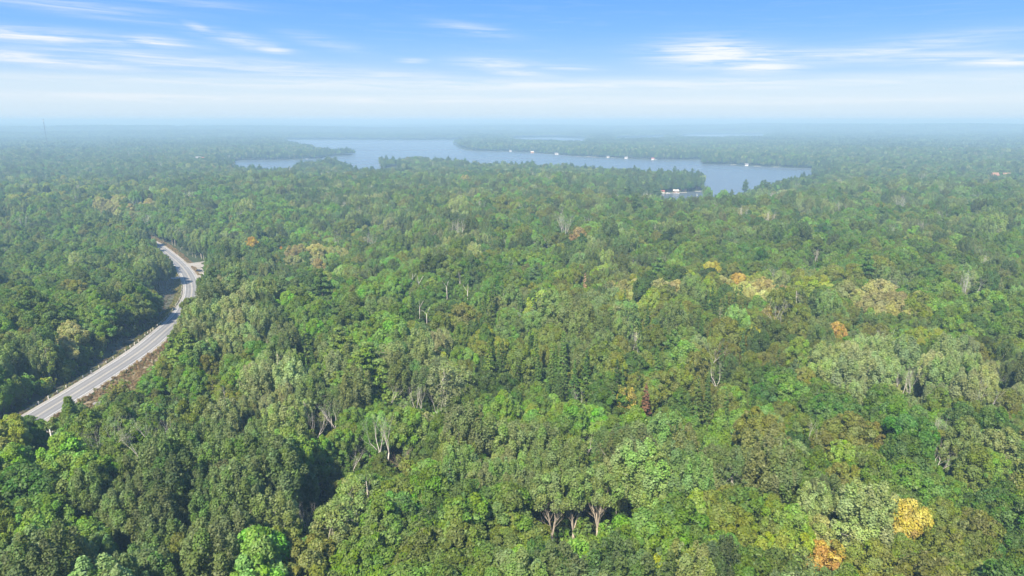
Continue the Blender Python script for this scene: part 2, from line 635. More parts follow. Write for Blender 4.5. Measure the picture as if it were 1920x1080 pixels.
M_FLOOR = m
gme = quad_mesh('ground', V, Fq, [M_FLOOR], smooth=True)
tag(obj('ground', gme), 'wooded ground falling gently to the lake', None, None, 'structure')
fan = MB()
fan.add([tuple(V[j]) for j in range(na)] + [tuple(V[-1])], [(na, (j + 1) % na, j) for j in range(na)])
tag(fan.build('ground_below', M_FLOOR), 'forest floor right under the camera', None, None, 'structure')

# ------------------------------------------------------------------ lake
m, t = new_mat('lake_water')
geo = t.n('ShaderNodeNewGeometry')
mp = t.n('ShaderNodeMapping')
mp.inputs['Scale'].default_value = (0.35, 0.9, 1)
t.link(geo.outputs['Position'], mp.inputs['Vector'])
n1 = t.noise(mp.outputs[0], 0.35, 5, 0.6)
n3 = t.noise(mp.outputs[0], 0.004, 4, 0.6, 0.6)
p = t.n('ShaderNodeBsdfPrincipled')
t.link(t.mix(n3, (0.075, 0.095, 0.11), (0.10, 0.12, 0.135)), p.inputs['Base Color'])
t.put(p.inputs['Roughness'], t.m('MULTIPLY_ADD', n3, 0.2, 0.16))
p.inputs['IOR'].default_value = 1.33
p.inputs['Specular IOR Level'].default_value = 0.5
b = t.n('ShaderNodeBump')
b.inputs['Strength'].default_value = 0.5
b.inputs['Distance'].default_value = 0.6
t.link(n1, b.inputs['Height'])
t.link(b.outputs[0], p.inputs['Normal'])
o_ = t.n('ShaderNodeOutputMaterial')
t.link(p.outputs[0], o_.inputs[0])
M_WATER = m
lw = MB()
lw.add([(-2500, 700, LAKE), (3800, 700, LAKE), (3800, 7000, LAKE), (-2500, 7000, LAKE)], [(0, 1, 2, 3)])
tag(lw.build('lake_water', M_WATER), 'calm blue grey lake winding between wooded shores', None, None, 'structure')

# ------------------------------------------------------------------ haze
HZ = 33000
hz = MB().box((0, 0, (103 - 40) / 2), (HZ * 2, HZ * 2, 143))
hm = bpy.data.materials.new('haze_air')
hm.use_nodes = True
ht = NT(hm.node_tree)
pv = ht.n('ShaderNodeVolumePrincipled')
pv.inputs['Color'].default_value = (*HAZE_COLOR, 1)
pv.inputs['Density'].default_value = HAZE_DENSITY
pv.inputs['Absorption Color'].default_value = (0.25, 0.23, 0.15, 1)      # less taken from the red than from the blue
pv.inputs['Anisotropy'].default_value = 0.0
ho = ht.n('ShaderNodeOutputMaterial')
ht.link(pv.outputs[0], ho.inputs['Volume'])
tag(hz.build('haze', hm), 'pale blue summer haze over the woods and lake', None, None, 'stuff')


# ------------------------------------------------------------------ road
def ribbon(name, P, N, Z, a, b_, mat, z_off, i0=0, i1=None, jag=0.0, seed=1, on_ground=False, cols=1):
    """a strip between offsets a..b_ (numbers or arrays along the line) to the right of line P"""
    i1 = i1 or len(P)
    r = np.random.default_rng(seed)
    V, F = [], []
    n = i1 - i0
    aa = np.broadcast_to(np.asarray(a, float), (len(P),))[i0:i1] + jag * r.normal(size=n)
    bb = np.broadcast_to(np.asarray(b_, float), (len(P),))[i0:i1] + jag * r.normal(size=n)
    for k in range(n):
        i = i0 + k
        for c_ in range(cols + 1):
            off = aa[k] + (bb[k] - aa[k]) * c_ / cols
            x, y = P[i] + N[i] * off
            z = (gz(x, y) if on_ground else Z[i]) + z_off
            V.append((x, y, z))
    for k in range(n - 1):
        for c_ in range(cols):
            q = k * (cols + 1) + c_
            F.append((q, q + 1, q + cols + 2, q + cols + 1))
    return quad_mesh(name, V, F, [mat])


def surf_mat(name, c1, c2, scale, c3=None, s3=0.05, rough=0.9, stretch=None):
    m, t = new_mat(name)
    g = t.n('ShaderNodeNewGeometry')
    n1 = t.noise(g.outputs['Position'], scale, 6, 0.65)
    n2 = t.noise(g.outputs['Position'], s3, 4, 0.6)
    c = t.mix(t.m('MULTIPLY_ADD', n1, 2.0, -0.5, clamp=True), c1, c2)
    if c3:
        c = t.mix(t.m('MULTIPLY_ADD', n2, 3.0, -1.0, clamp=True), c, c3)
    p = t.n('ShaderNodeBsdfPrincipled')
    t.link(c, p.inputs['Base Color'])
    p.inputs['Roughness'].default_value = rough
    p.inputs['Specular IOR Level'].default_value = 0.2
    b = t.n('ShaderNodeBump')
    b.inputs['Strength'].default_value = 0.3
    t.link(n1, b.inputs['Height'])
    t.link(b.outputs[0], p.inputs['Normal'])
    o = t.n('ShaderNodeOutputMaterial')
    t.link(p.outputs[0], o.inputs[0])
    return m


M_ASPH = surf_mat('worn_grey_asphalt', (0.21, 0.21, 0.21), (0.25, 0.245, 0.24), 2.5, (0.18, 0.18, 0.185), 0.08)
M_TRACK = surf_mat('wheel_track_asphalt', (0.165, 0.165, 0.168), (0.20, 0.195, 0.195), 2.5, (0.15, 0.15, 0.155), 0.1)
M_GRAVEL = surf_mat('pale_gravel', (0.29, 0.27, 0.245), (0.35, 0.33, 0.30), 3.0, (0.25, 0.23, 0.20), 0.12)
M_LINE = simple_mat('white_road_paint', (0.66, 0.66, 0.64), 0.6, 0.12, 1.5)
M_YLINE = simple_mat('faded_yellow_road_paint', (0.40, 0.36, 0.27), 0.6, 0.15, 1.5)
M_VERGE = surf_mat('dry_grass_verge', (0.15, 0.15, 0.05), (0.10, 0.12, 0.035), 0.8, (0.20, 0.16, 0.07), 0.15)
M_RUST = surf_mat('rusty_weeds_verge', (0.20, 0.16, 0.10), (0.15, 0.14, 0.065), 0.8, (0.26, 0.215, 0.15), 0.12)
M_DITCH = surf_mat('brown_ditch_soil', (0.105, 0.085, 0.085), (0.075, 0.075, 0.05), 0.6, (0.07, 0.085, 0.04), 0.1)

zb = 0.05
nR = len(ROAD)
yR = ROAD[:, 1]
tag(obj('road', ribbon('road', ROAD, ROAD_N, ROAD_Z, -4.0, 4.0, M_ASPH, zb)), 'weathered grey two lane country road curving through the woods', None, None, 'structure')
tag(obj('road_shoulder', ribbon('road_shoulder', ROAD, ROAD_N, ROAD_Z, -5.2, 5.3 + 3.2 * sm(yR, 325, 350) * (1 - sm(yR, 462, 474)) + 2.6 * sm(yR, 425, 445) * (1 - sm(yR, 462, 474)), M_GRAVEL, zb - 0.02, jag=0.12)), 'pale gravel shoulders along the road', None, None, 'structure')
for k, o_ in enumerate((-2.75, -1.1, 1.1, 2.75)):
    tag(obj('road_wheel_track', ribbon('road_wheel_track', ROAD, ROAD_N, ROAD_Z, o_ - 0.38, o_ + 0.38, M_TRACK, zb + 0.004, jag=0.03, seed=k + 40)), 'darker wheel track worn into the road', None, None, 'structure')
tag(obj('road_edge_line', ribbon('road_edge_line', ROAD, ROAD_N, ROAD_Z, -3.60, -3.47, M_LINE, zb + 0.008)), 'white edge line on the left of the road', None, None, 'structure')
tag(obj('road_edge_line', ribbon('road_edge_line', ROAD, ROAD_N, ROAD_Z, 3.47, 3.60, M_LINE, zb + 0.008)), 'white edge line on the right of the road', None, None, 'structure')
for o_ in (-0.17, 0.17):
    tag(obj('road_centre_line', ribbon('road_centre_line', ROAD, ROAD_N, ROAD_Z, o_ - 0.08, o_ + 0.08, M_YLINE, zb + 0.008)), 'faded double centre line of the road', None, None, 'structure')
tag(obj('grass_verge', ribbon('grass_verge', ROAD, ROAD_N, ROAD_Z, -9.2, -5.0, M_VERGE, 0.14, jag=0.2, on_ground=True, cols=3)), 'dry yellow green grass verge left of the road', None, None, 'structure')
tag(obj('ditch', ribbon('ditch', ROAD, ROAD_N, ROAD_Z, -17, -8.6, M_DITCH, 0.10, jag=0.3, on_ground=True, cols=4)), 'brown bare ditch between verge and trees', None, None, 'structure')
tag(obj('weedy_verge', ribbon('weedy_verge', ROAD, ROAD_N, ROAD_Z, 4.8, np.interp(yR, [240, 300, 330, 345, 400, 430, 460], [19, 9, 6, 7.2, 7, 6, 7.5]), M_RUST, 0.12, jag=0.3, on_ground=True, cols=5)), 'rust brown weedy bank right of the road', None, None, 'structure')


def path_mesh(name, P, half, z_off, mat, flare=0.0):
    T = np.gradient(P, axis=0)
    T /= np.linalg.norm(T, axis=1)[:, None]
    N = np.stack([T[:, 1], -T[:, 0]], 1)
    n = len(P)
    h = half + flare * np.exp(-np.arange(n) / 1.6)
    V, F = [], []
    for i in range(n):
        for k, s in enumerate((-1, -0.33, 0.33, 1)):
            x, y = P[i] + N[i] * h[i] * s
            d = road_info(np.array([x]), np.array([y]))
            V.append((x, y, ROAD_Z[d[2][0]] * (1 if d[0][0] < 14 else 0) + (gz(x, y) if d[0][0] >= 14 else 0) + z_off))
    for i in range(n - 1):
        for k in range(3):
            q = i * 4 + k
            F.append((q, q + 1, q + 5, q + 4))
    return quad_mesh(name, V, F, [mat])


tag(obj('gravel_side_road', path_mesh('gravel_side_road', SIDE, 4.6, zb - 0.01, M_GRAVEL, 12.0)), 'pale gravel side road leaving the bend to the right', None, None, 'structure')
tag(obj('gravel_driveway', path_mesh('gravel_driveway', DRIVE, 1.8, zb - 0.01, M_GRAVEL, 4.0)), 'small gravel entrance inside the bend', None, None, 'structure')

# guide rail with white-topped posts along the left edge
post_px = []
gr = thing('guide_rail', (float(ROAD[0, 0]), float(ROAD[0, 1]), float(ROAD_Z[0])), 0, 'pale wooden post and cable guide rail along the left road edge', 'guide rail')
cum = np.concatenate([[0], np.cumsum(np.linalg.norm(np.diff(ROAD, axis=0), axis=1))])
base = np.array(gr.location)
pm = MB().box((0, 0, 0.45), (0.24, 0.24, 1.1)).mesh('post', M_POST)
pts = []
s_ = 4.0
while s_ < cum[-1] - 120:
    i = int(np.searchsorted(cum, s_))
    q = ROAD[i] - ROAD_N[i] * 5.5
    z = ROAD_Z[i] - 0.1
    if q[1] < 330 or True:
        o = obj('post', pm, gr)
        o.location = (q[0] - base[0], q[1] - base[1], z - base[2])
        o.rotation_euler = (random.uniform(-.05, .05), random.uniform(-.05, .05), math.atan2(_t[i, 1], _t[i, 0]))
        pts.append((q[0] - base[0] + ROAD_N[i][0] * 0.15, q[1] - base[1] + ROAD_N[i][1] * 0.15, z - base[2]))
    s_ += 5.6
for hgt in (0.5, 0.68, 0.86):
    MB().tube([(a, b, c_ + hgt) for a, b, c_ in pts], 0.022, 4).build('cable', M_STEEL, gr)

# ------------------------------------------------------------------ tree forms
def unit(v):
    return v / (np.linalg.norm(v, axis=-1, keepdims=True) + 1e-9)


def leaves(r, cen, nor, size, spin=None, aspect=1.5, var=None):
    """diamond leaf sprays: centres, normals -> V, F"""
    n = len(cen)
    nor = unit(nor)
    ref = r.normal(size=(n, 3))
    a = unit(np.cross(nor, ref))
    b_ = np.cross(nor, a)
    s = size[:, None] if hasattr(size, '__len__') else np.full((n, 1), size)
    a = a * s * aspect * 0.5
    b_ = b_ * s * 0.5
    bend = nor * s * 0.12
    V = np.stack([cen - a - bend, cen - b_ + a * 0.1, cen + a - bend, cen + b_ + a * 0.1], 1).reshape(-1, 3)
    F = np.arange(n * 4).reshape(-1, 4)
    return V, F


def lobes_to_leaves(r, L, per, size, out_bias=0.55, jit=0.55, aspect=1.5, tree_c=None):
    """L: (n,7) centre xyz, radii xyz, hue"""
    cs, ns, ss, vs = [], [], [], []
    for (cx_, cy_, cz_, rx, ry, rz_, hv) in L:
        k = int(per * r.uniform(0.75, 1.25) * (rx * ry * rz_) ** (2 / 3) / 1.7)
        k = max(k, 12)
        d = unit(r.normal(size=(k * 2, 3)))
        out = np.array([cx_, cy_, cz_]) - (tree_c if tree_c is not None else np.zeros(3))
        out = out / (np.linalg.norm(out) + 1e-6)
        keep = (d @ out * out_bias + d[:, 2] * 0.45 + r.uniform(-0.75, 0.6, k * 2)) > -0.25
        d = d[keep][:k]
        rad = r.uniform(0.72, 1.06, (len(d), 1))
        ncl = r.normal(size=3) * 0.3
        c_ = np.array([cx_, cy_, cz_]) + d * np.array([rx, ry, rz_]) * rad
        cs.append(c_)
        ns.append(d + np.array([0, 0, 0.35]) + r.normal(size=d.shape) * jit)
        ss.append(size * np.clip(r.lognormal(0, 0.3, len(d)), 0.45, 1.6))
        v = np.empty((len(d), 3))
        v[:, 0] = np.clip(hv + r.normal(size=len(d)) * 0.13, 0, 1)
        v[:, 1] = np.clip(0.5 + 0.6 * (hv - 0.5) + r.normal(size=len(d)) * 0.13, 0, 1)
        v[:, 2] = np.clip(r.uniform(0, 1) + r.normal(size=len(d)) * .1, 0, 1)
        vs.append(v)
    cen, nor, s, v = np.vstack(cs), np.vstack(ns), np.concatenate(ss), np.vstack(vs)
    V, F = leaves(r, cen, nor, s, aspect=aspect)
    return V, F, v


def dome_lobes(r, n, R, h0, h1, lobe, shape='dome', vertical=1.0, irregular=0.2):
    """lobes spread over the skin of a crown from height h0 to h1"""
    L = []
    ph = r.uniform(0, 6.28, 4)
    H = h1 - h0
    for i in range(n):
        u = (i + r.uniform(0, 1)) / n
        th = i * 2.39996 + r.uniform(-0.4, 0.4)
        if shape == 'dome':
            zz = 1 - 1.0 * u ** 0.85            # 1 top .. 0 bottom
            rr = math.sqrt(max(0.0, 1 - (zz * 1.0) ** 2.2)) if zz > 0.25 else (0.98 - (0.25 - zz) * 0.9)
        elif shape == 'cone':
            zz = 1 - u ** 0.7
            rr = (1 - zz) ** 0.75 * 0.98 + 0.05
            if zz < 0.2:
                rr *= 0.85
        else:                                       # oval
            zz = 1 - u
            rr = math.sin(math.pi * (0.10 + 0.86 * (1 - zz) ** 0.8)) ** 0.65
        irr = 1 + irregular * (math.sin(2 * th + ph[0]) + 0.7 * math.sin(3 * th + ph[1] + zz * 4)) * 0.7
        s = lobe * r.choice([0.6, 0.85, 1.1, 1.45], p=[.25, .3, .3, .15]) * r.uniform(0.9, 1.1)
        rad = max(0.0, R * rr * irr - s * 0.75) * r.uniform(0.88, 1.05)
        L.append((rad * math.cos(th), rad * math.sin(th), h0 + s * vertical * 0.6 + zz * (H - s * vertical * 1.5) + r.uniform(-.3, .3) * lobe, s, s, s * vertical, r.uniform(0.1, 0.9)))
    return np.array(L)


def limb_tubes(mb, r, targets, base_h, h_split, rad, lean=(0, 0), n=5):
    top = np.array([lean[0], lean[1], h_split * 1.25])
    mid = np.array([lean[0] * 0.5 + r.uniform(-.3, .3), lean[1] * 0.5 + r.uniform(-.3, .3), h_split * 0.6])
    mb.tube([(0, 0, -0.6), (0, 0, 0.6), mid, top], [rad * 1.25, rad, rad * 0.8, rad * 0.4], 7)
    for tgt in targets:
        s = mid + (top - mid) * r.uniform(0.2, 1.0)
        tgt = np.array(tgt)
        m_ = s + (tgt - s) * 0.5 + np.array([0, 0, -0.08 * np.linalg.norm(tgt - s)]) + r.normal(size=3) * 0.25
        mb.tube([s, m_, tgt], [rad * 0.42, rad * 0.26, rad * 0.06], 4, cap=False)
    return mb


FORMS = {}        # kind -> list of dict(crown mesh, trunk mesh, joined mesh, radius, height)


def finish_form(kind, V, F, v, mb, mleaf, mbark, R, H):
    k = len(FORMS.setdefault(kind, []))
    crown = quad_mesh(kind + '_crown', V, F, [mleaf], var=v)
    trunk = mb.mesh(kind + '_trunk', mbark, True)
    FORMS[kind].append(dict(crown=crown, trunk=trunk, R=R, H=H, V=V, F=F, v=v, mb=mb, mleaf=mleaf, mbark=mbark))


def joined(d, name):
    """crown and trunk in one mesh for instancing"""
    V, F, v, mb = d['V'], d['F'], d['v'], d['mb']
    nV = len(V)
    tq = [f for f in mb.F]
    allV = [tuple(q) for q in np.vstack([V, np.array(mb.V)])]
    me = bpy.data.meshes.new(name)
    polys = F.tolist() + [[i + nV for i in f] for f in tq]
    me.from_pydata(allV, [], polys)
    me.materials.append(d['mleaf'])
    me.materials.append(d['mbark'])
    me.polygons.foreach_set('material_index', np.array([0] * len(F) + [1] * len(tq), np.int32))
    a_ = me.attributes.new('var', 'FLOAT_VECTOR', 'FACE')
    a_.data.foreach_set('vector', np.vstack([v, np.full((len(tq), 3), 0.5)]).astype(np.float32).ravel())
    return me


def broad(kind, seed, R, H, h0, nl, lobe, per, size, shape='dome', vertical=1.0, bark=None, irregular=0.2, limbs=7, fill=0.25, aspect=1.5, split=0.45):
    r = np.random.default_rng(seed)
    L = dome_lobes(r, nl, R, h0, H, lobe, shape, vertical, irregular)
    tc_ = np.array([0, 0, h0 + (H - h0) * 0.35])
    V, F, v = lobes_to_leaves(r, L, per, size, tree_c=tc_, aspect=aspect)
    # leaves inside the crown
    k = int(len(F) * fill)
    ii = r.integers(0, len(L), k)
    cen = tc_ + (L[ii, :3] - tc_) * r.uniform(0.25, 0.85, (k, 1)) + r.normal(size=(k, 3)) * 0.5
    V2, F2 = leaves(r, cen, r.normal(size=(k, 3)) + np.array([0, 0, .6]), size * 1.5 * r.uniform(0.7, 1.3, k), aspect=aspect)
    F = np.vstack([F, F2 + len(V)])
    V = np.vstack([V, V2])
    v = np.vstack([v, r.uniform(0.2, 0.7, (k, 3))])
    mb = MB()
    pick = r.choice(len(L), limbs, replace=False)
    limb_tubes(mb, r, [L[i, :3] for i in pick], 0, h0 + (H - h0) * split, (0.0105 if bark else 0.015) * H * r.uniform(0.8, 1.1), (r.uniform(-.6, .6), r.uniform(-.6, .6)))
    finish_form(kind, V, F, v, mb, M_LEAF, bark or M_BARK, R, H)


def spruce(kind, seed, R, H, size=0.5, dens=1.0, droop=0.35):
    r = np.random.default_rng(seed)
    cs, ns, ss, vs = [], [], [], []
    z = H * 0.12
    mb = MB()
    mb.tube([(0, 0, -0.6), (0, 0, H * 0.5), (0, 0, H * 0.98)], [0.2, 0.14, 0.02], 6)
    while z < H * 0.97:
        f = 1 - (z / H)
        br = R * f ** 0.85 * r.uniform(0.85, 1.1) + 0.15
        nb = int(max(4, 9 * f + 4))
        a0 = r.uniform(0, 6.28)
        z_c = z
        for k in range(nb):
            z = z_c + r.uniform(-.5, .5) * H * 0.05
            a = a0 + k * 6.283 / nb + r.uniform(-.5, .5)
            l_ = br * r.uniform(0.55, 1.15)
            m_ = int(max(5, l_ * 15 * dens))
            tt = r.uniform(0.12, 1, m_) ** 0.7
            wid = 0.28 * l_ * (1.1 - tt)
            side = r.uniform(-1, 1, m_) * wid
            x = tt * l_ * math.cos(a) - side * math.sin(a)
            y = tt * l_ * math.sin(a) + side * math.cos(a)
            zz = z - droop * l_ * tt + 0.25 * l_ * tt ** 3 + r.normal(size=m_) * 0.06
            cs.append(np.stack([x, y, zz], 1))
            nn = np.stack([math.cos(a) * np.full(m_, .35), math.sin(a) * np.full(m_, .35), np.full(m_, 1.0)], 1) + r.normal(size=(m_, 3)) * 0.4
            ns.append(nn)
            ss.append(size * r.uniform(0.6, 1.2, m_))
            hv = r.uniform(0.2, 0.8)
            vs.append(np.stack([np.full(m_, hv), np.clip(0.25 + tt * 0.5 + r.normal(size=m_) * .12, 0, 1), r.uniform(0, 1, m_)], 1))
        z = z_c + H * 0.036 * r.uniform(0.8, 1.2)
    cen, nor, s, v = np.vstack(cs), np.vstack(ns), np.concatenate(ss), np.vstack(vs)
    V, F = leaves(r, cen, nor, s, aspect=2.0)
    finish_form(kind, V, F, v, mb, M_NEEDLE, M_BARK, R, H)


def pine(kind, seed, R, H, size=0.34):
    r = np.random.default_rng(seed)
    L = []
    mb = MB()
    mb.tube([(0, 0, -0.6), (r.uniform(-.2, .2), 0, H * 0.5), (0, 0, H * 0.97)], [0.28, 0.18, 0.04], 6)
    nz_ = 11
    for k in range(nz_):
        f = k / (nz_ - 1)
        z = H * (0.34 + 0.62 * f)
        br = R * (1 - f ** 1.6) * r.uniform(0.75, 1.15) + 0.5
        nb = 5 if f < 0.8 else 3
        a0 = r.uniform(0, 6.28)
        z_c = z
        for j in range(nb):
            z = z_c + r.uniform(-.06, .06) * H
            a = a0 + j * 6.283 / nb + r.uniform(-.7, .7)
            l_ = br * r.uniform(0.45, 1.2)
            e = np.array([l_ * math.cos(a), l_ * math.sin(a), z + 0.18 * l_])
            mb.tube([(0, 0, z - 0.2), e * np.array([.5, .5, 1]) - np.array([0, 0, .1]), e], [0.09, 0.06, 0.02], 3, cap=False)
            for q in (0.55, 1.0):
                c_ = e * np.array([q, q, 1]) + np.array([0, 0, -0.05])
                sz = 0.9 + 0.32 * l_ * (0.6 if q < 1 else 0.45)
                L.append((c_[0], c_[1], c_[2] + 0.15, sz * .9, sz * .9, 0.62, r.uniform(.2, .8)))
    L = np.array(L)
    V, F, v = lobes_to_leaves(r, L, 130, size, out_bias=0.2, jit=0.6, aspect=2.2, tree_c=np.array([0, 0, H * 0.3]))
    finish_form(kind, V, F, v, mb, M_NEEDLE, M_BARK, R, H)


def grow(mb, r, p, d, l_, rad, depth, spread=0.5, up=0.25, keep=None):
    n = 3
    pts, rads = [p], [rad]
    cur = p.copy()
    dd = d / np.linalg.norm(d)
    for k in range(n):
        dd = dd + r.normal(size=3) * 0.09 + np.array([0, 0, up * 0.12])
        dd /= np.linalg.norm(dd)
        cur = cur + dd * l_ / n
        pts.append(cur.copy())
        rads.append(rad * (1 - (k + 1) / n * 0.45))
    mb.tube(pts, rads, 5 if depth > 2 else 3, cap=False)
    if depth <= 0:
        return
    nb = 3 if depth > 1 else 4
    for k in range(nb):
        ax = r.normal(size=3)
        ax -= ax.dot(dd) * dd
        ax /= np.linalg.norm(ax)
        nd = dd + ax * spread * r.uniform(0.6, 1.3) + np.array([0, 0, up])
        start = pts[-1] if k < 2 else pts[-2]
        grow(mb, r, start, nd, l_ * r.uniform(0.55, 0.8), rads[-1] * (0.75 if k < 2 else 0.5), depth - 1, spread, up)


def dead_form(kind, seed, H, forks=1, spread=0.45, up=0.25, depth=4, rad=0.2, mat=None, R=3.0, trunkfrac=0.36):
    r = np.random.default_rng(seed)
    tr, cr = MB(), MB()
    for k in range(forks):
        a = k * 6.283 / max(forks, 1) + 0.3
        off = np.array([math.cos(a), math.sin(a), 0]) * (0.25 if forks > 1 else 0)
        lean = np.array([math.cos(a), math.sin(a), 0]) * (0.16 if forks > 1 else 0.02)
        p0 = off + np.array([0, 0, -0.5])
        top = off + np.array([0, 0, H * trunkfrac]) + lean * H * trunkfrac
        tr.tube([p0, (p0 + top) / 2 + r.normal(size=3) * 0.08, top], [rad * 1.2, rad, rad * 0.85], 7)
        for b_ in range(3):
            ax = r.normal(size=3)
            ax[2] = 0
            ax /= np.linalg.norm(ax)
            grow(cr, r, top, np.array([0, 0, 1.0]) + lean + ax * spread * 0.8, H * 0.27, rad * 0.62, depth - 1, spread, up)
    FORMS.setdefault(kind, []).append(dict(crown=cr.mesh(kind + '_branches', mat or M_DEAD, False), trunk=tr.mesh(kind + '_trunk', mat or M_DEAD, True), R=R, H=H,
                                           V=np.array(cr.V), Fl=cr.F, v=None, mb=tr, mleaf=mat or M_DEAD, mbark=mat or M_DEAD, dead=True))


for s in range(4):
    broad('maple', 100 + s, 4.6, 14.5 + s * 0.8, 4.5, 74, 1.02, 330, 0.27, 'dome' if s % 2 else 'oval', 1.15, irregular=0.38)
for s in range(3):
    broad('oak', 200 + s, 5.6, 14.0 + s * 0.8, 5.0, 88, 1.12, 280, 0.28, 'dome', 0.85, irregular=0.42)
for s in range(4):
    broad('aspen', 300 + s, 3.6, 18.5 + s * 0.6, 5.5, 72, 0.72, 360, 0.235, 'oval', 2.1, bark=M_PALE, irregular=0.38, aspect=1.25)
for s in range(2):
    broad('birch', 400 + s, 3.4, 16.0 + s, 5.5, 54, 0.85, 190, 0.22, 'oval', 1.1, bark=M_PALE, irregular=0.4, limbs=14, fill=0.1, split=0.6)

for s in range(2):
    broad('sapling', 500 + s, 2.4, 6.5 + s, 0.8, 26, 0.8, 110, 0.34, 'oval', 1.1, irregular=0.35, limbs=5)
for s in range(2):
    broad('cone_maple', 550 + s, 4.4, 16.5 + s, 3.0, 78, 0.98, 290, 0.27, 'cone', 1.1, irregular=0.18)
for s in range(3):
    spruce('spruce', 600 + s, 2.5 + 0.3 * s, 16.0 + s, 0.27, 2.6)
for s in range(3):
    pine('pine', 700 + s, 3.9 + .4 * s, 19.5 + s)
def open_form(seed, H=20.0, R=4.6):
    """tall aspen whose leaves sit only at the limb ends, so that trunk and forked limbs show"""
    r = np.random.default_rng(seed)
    L = dome_lobes(r, 46, R, H * 0.56, H, 1.0, 'dome', 1.2, 0.5)
    V, F, v = lobes_to_leaves(r, L, 270, 0.25, tree_c=np.array([0, 0, H * .6]), aspect=1.25)
    mb = MB()
    nf = 2 + seed % 2
    mb.tube([(0, 0, -.6), (.1, 0, 2.2), (0.1, .1, 4.6)], [.34, .27, .24], 8)
    for k in range(nf + 1):
        a = k * 6.283 / (nf + 1) + r.uniform(-.5, .5)
        o = np.array([math.cos(a), math.sin(a), 0])
        p1 = np.array([.1, .1, 4.3]) + o * .7 + np.array([0, 0, 3.0])
        p2 = p1 + o * .9 + np.array([0, 0, 3.6])
        mb.tube([(.1, .1, 4.2), p1, p2], [.17, .15, .11], 6, cap=False)
        near_ = L[np.argsort(np.linalg.norm(L[:, :3] - (p2 + o * 1.5 + [0, 0, 2]), axis=1))[:7]]
        for q in near_:
            e = q[:3]
            st = p1 + (p2 - p1) * r.uniform(.1, 1)
            mb.tube([st, st + (e - st) * .5 + [0, 0, -.25], e], [.075, .05, .012], 4, cap=False)
        for q in range(3):
            st = p1 + (p2 - p1) * r.uniform(-.3, .6)
            grow(mb, r, st, o * .6 + r.normal(size=3) * .25 + [0, 0, 1.0], 2.4, .06, 1, .45, .3)
    finish_form('open_aspen', V, F, v, mb, M_LEAF, M_LIMB, R, H)


open_form(451)
open_form(452)
dead_form('dead', 801, 15, 1, 0.5, 0.3, 5, 0.17)
dead_form('dead', 802, 16, 2, 0.42, 0.35, 5, 0.19)
dead_form('dead', 803, 14, 1, 0.75, 0.15, 5, 0.15)
dead_form('snag', 811, 15, 1, 0.9, 0.0, 1, 0.15, trunkfrac=0.75)
dead_form('snag', 812, 13, 1, 0.7, 0.1, 2, 0.13, trunkfrac=0.6)
dead_form('brush', 821, 10, 2, 0.62, 0.2, 5, 0.14, M_TWIG, trunkfrac=0.25)

# low bush and weed tufts
def bush_form(kind, seed, R, H, n, size):
    r = np.random.default_rng(seed)
    L = []
    for i in range(n):
        a = r.uniform(0, 6.28)
        q = R * math.sqrt(r.uniform(0, 1)) * 0.8
        L.append((q * math.cos(a), q * math.sin(a), H * r.uniform(0.35, 0.75) * (1 - 0.4 * q / R), 0.6 * R * 0.6, 0.6 * R * 0.6, H * 0.28, r.uniform(.1, .9)))
    V, F, v = lobes_to_leaves(r, np.array(L), 90, size, tree_c=np.array([0, 0, 0]))
    mb = MB()
    mb.tube([(0, 0, -.2), (0.1, 0, H * .6)], [0.06, 0.02], 4)
    finish_form(kind, V, F, v, mb, M_LEAF, M_BARK, R, H)


def tuft_form(kind, seed, H, n, spread=0.5):
    r = np.random.default_rng(seed)
    a = r.uniform(0, 6.28, n)
    q = r.uniform(0, spread, n)
    p0 = np.stack([q * np.cos(a), q * np.sin(a), np.full(n, -0.05)], 1)
    le = r.normal(size=(n, 3)) * 0.22
    le[:, 2] = 1
    h = H * r.uniform(0.5, 1.1, n)[:, None]
    wv = np.stack([-np.sin(a), np.cos(a), np.zeros(n)], 1) * 0.06
    p1 = p0 + le * h
    V = np.stack([p0 - wv * .6, p0 + wv * .6, p1 * [1, 1, .6] + wv * 1.2 * [1, 1, 0] + le * 0, p1], 1).reshape(-1, 3)
    F = np.arange(n * 4).reshape(-1, 4)
    v = r.uniform(0, 1, (n, 3))
    mb = MB()
    mb.tube([(0, 0, -.1), (0, 0, H)], [0.02, 0.01], 3)
    finish_form(kind, V, F, v, mb, M_LEAF, M_BARK, spread, H)


bush_form('bush', 901, 1.6, 2.4, 9, 0.30)
bush_form('bush', 902, 1.3, 3.2, 9, 0.30)
tuft_form('tuft', 911, 1.0, 60)
tuft_form('tuft', 912, 0.7, 60, 0.7)


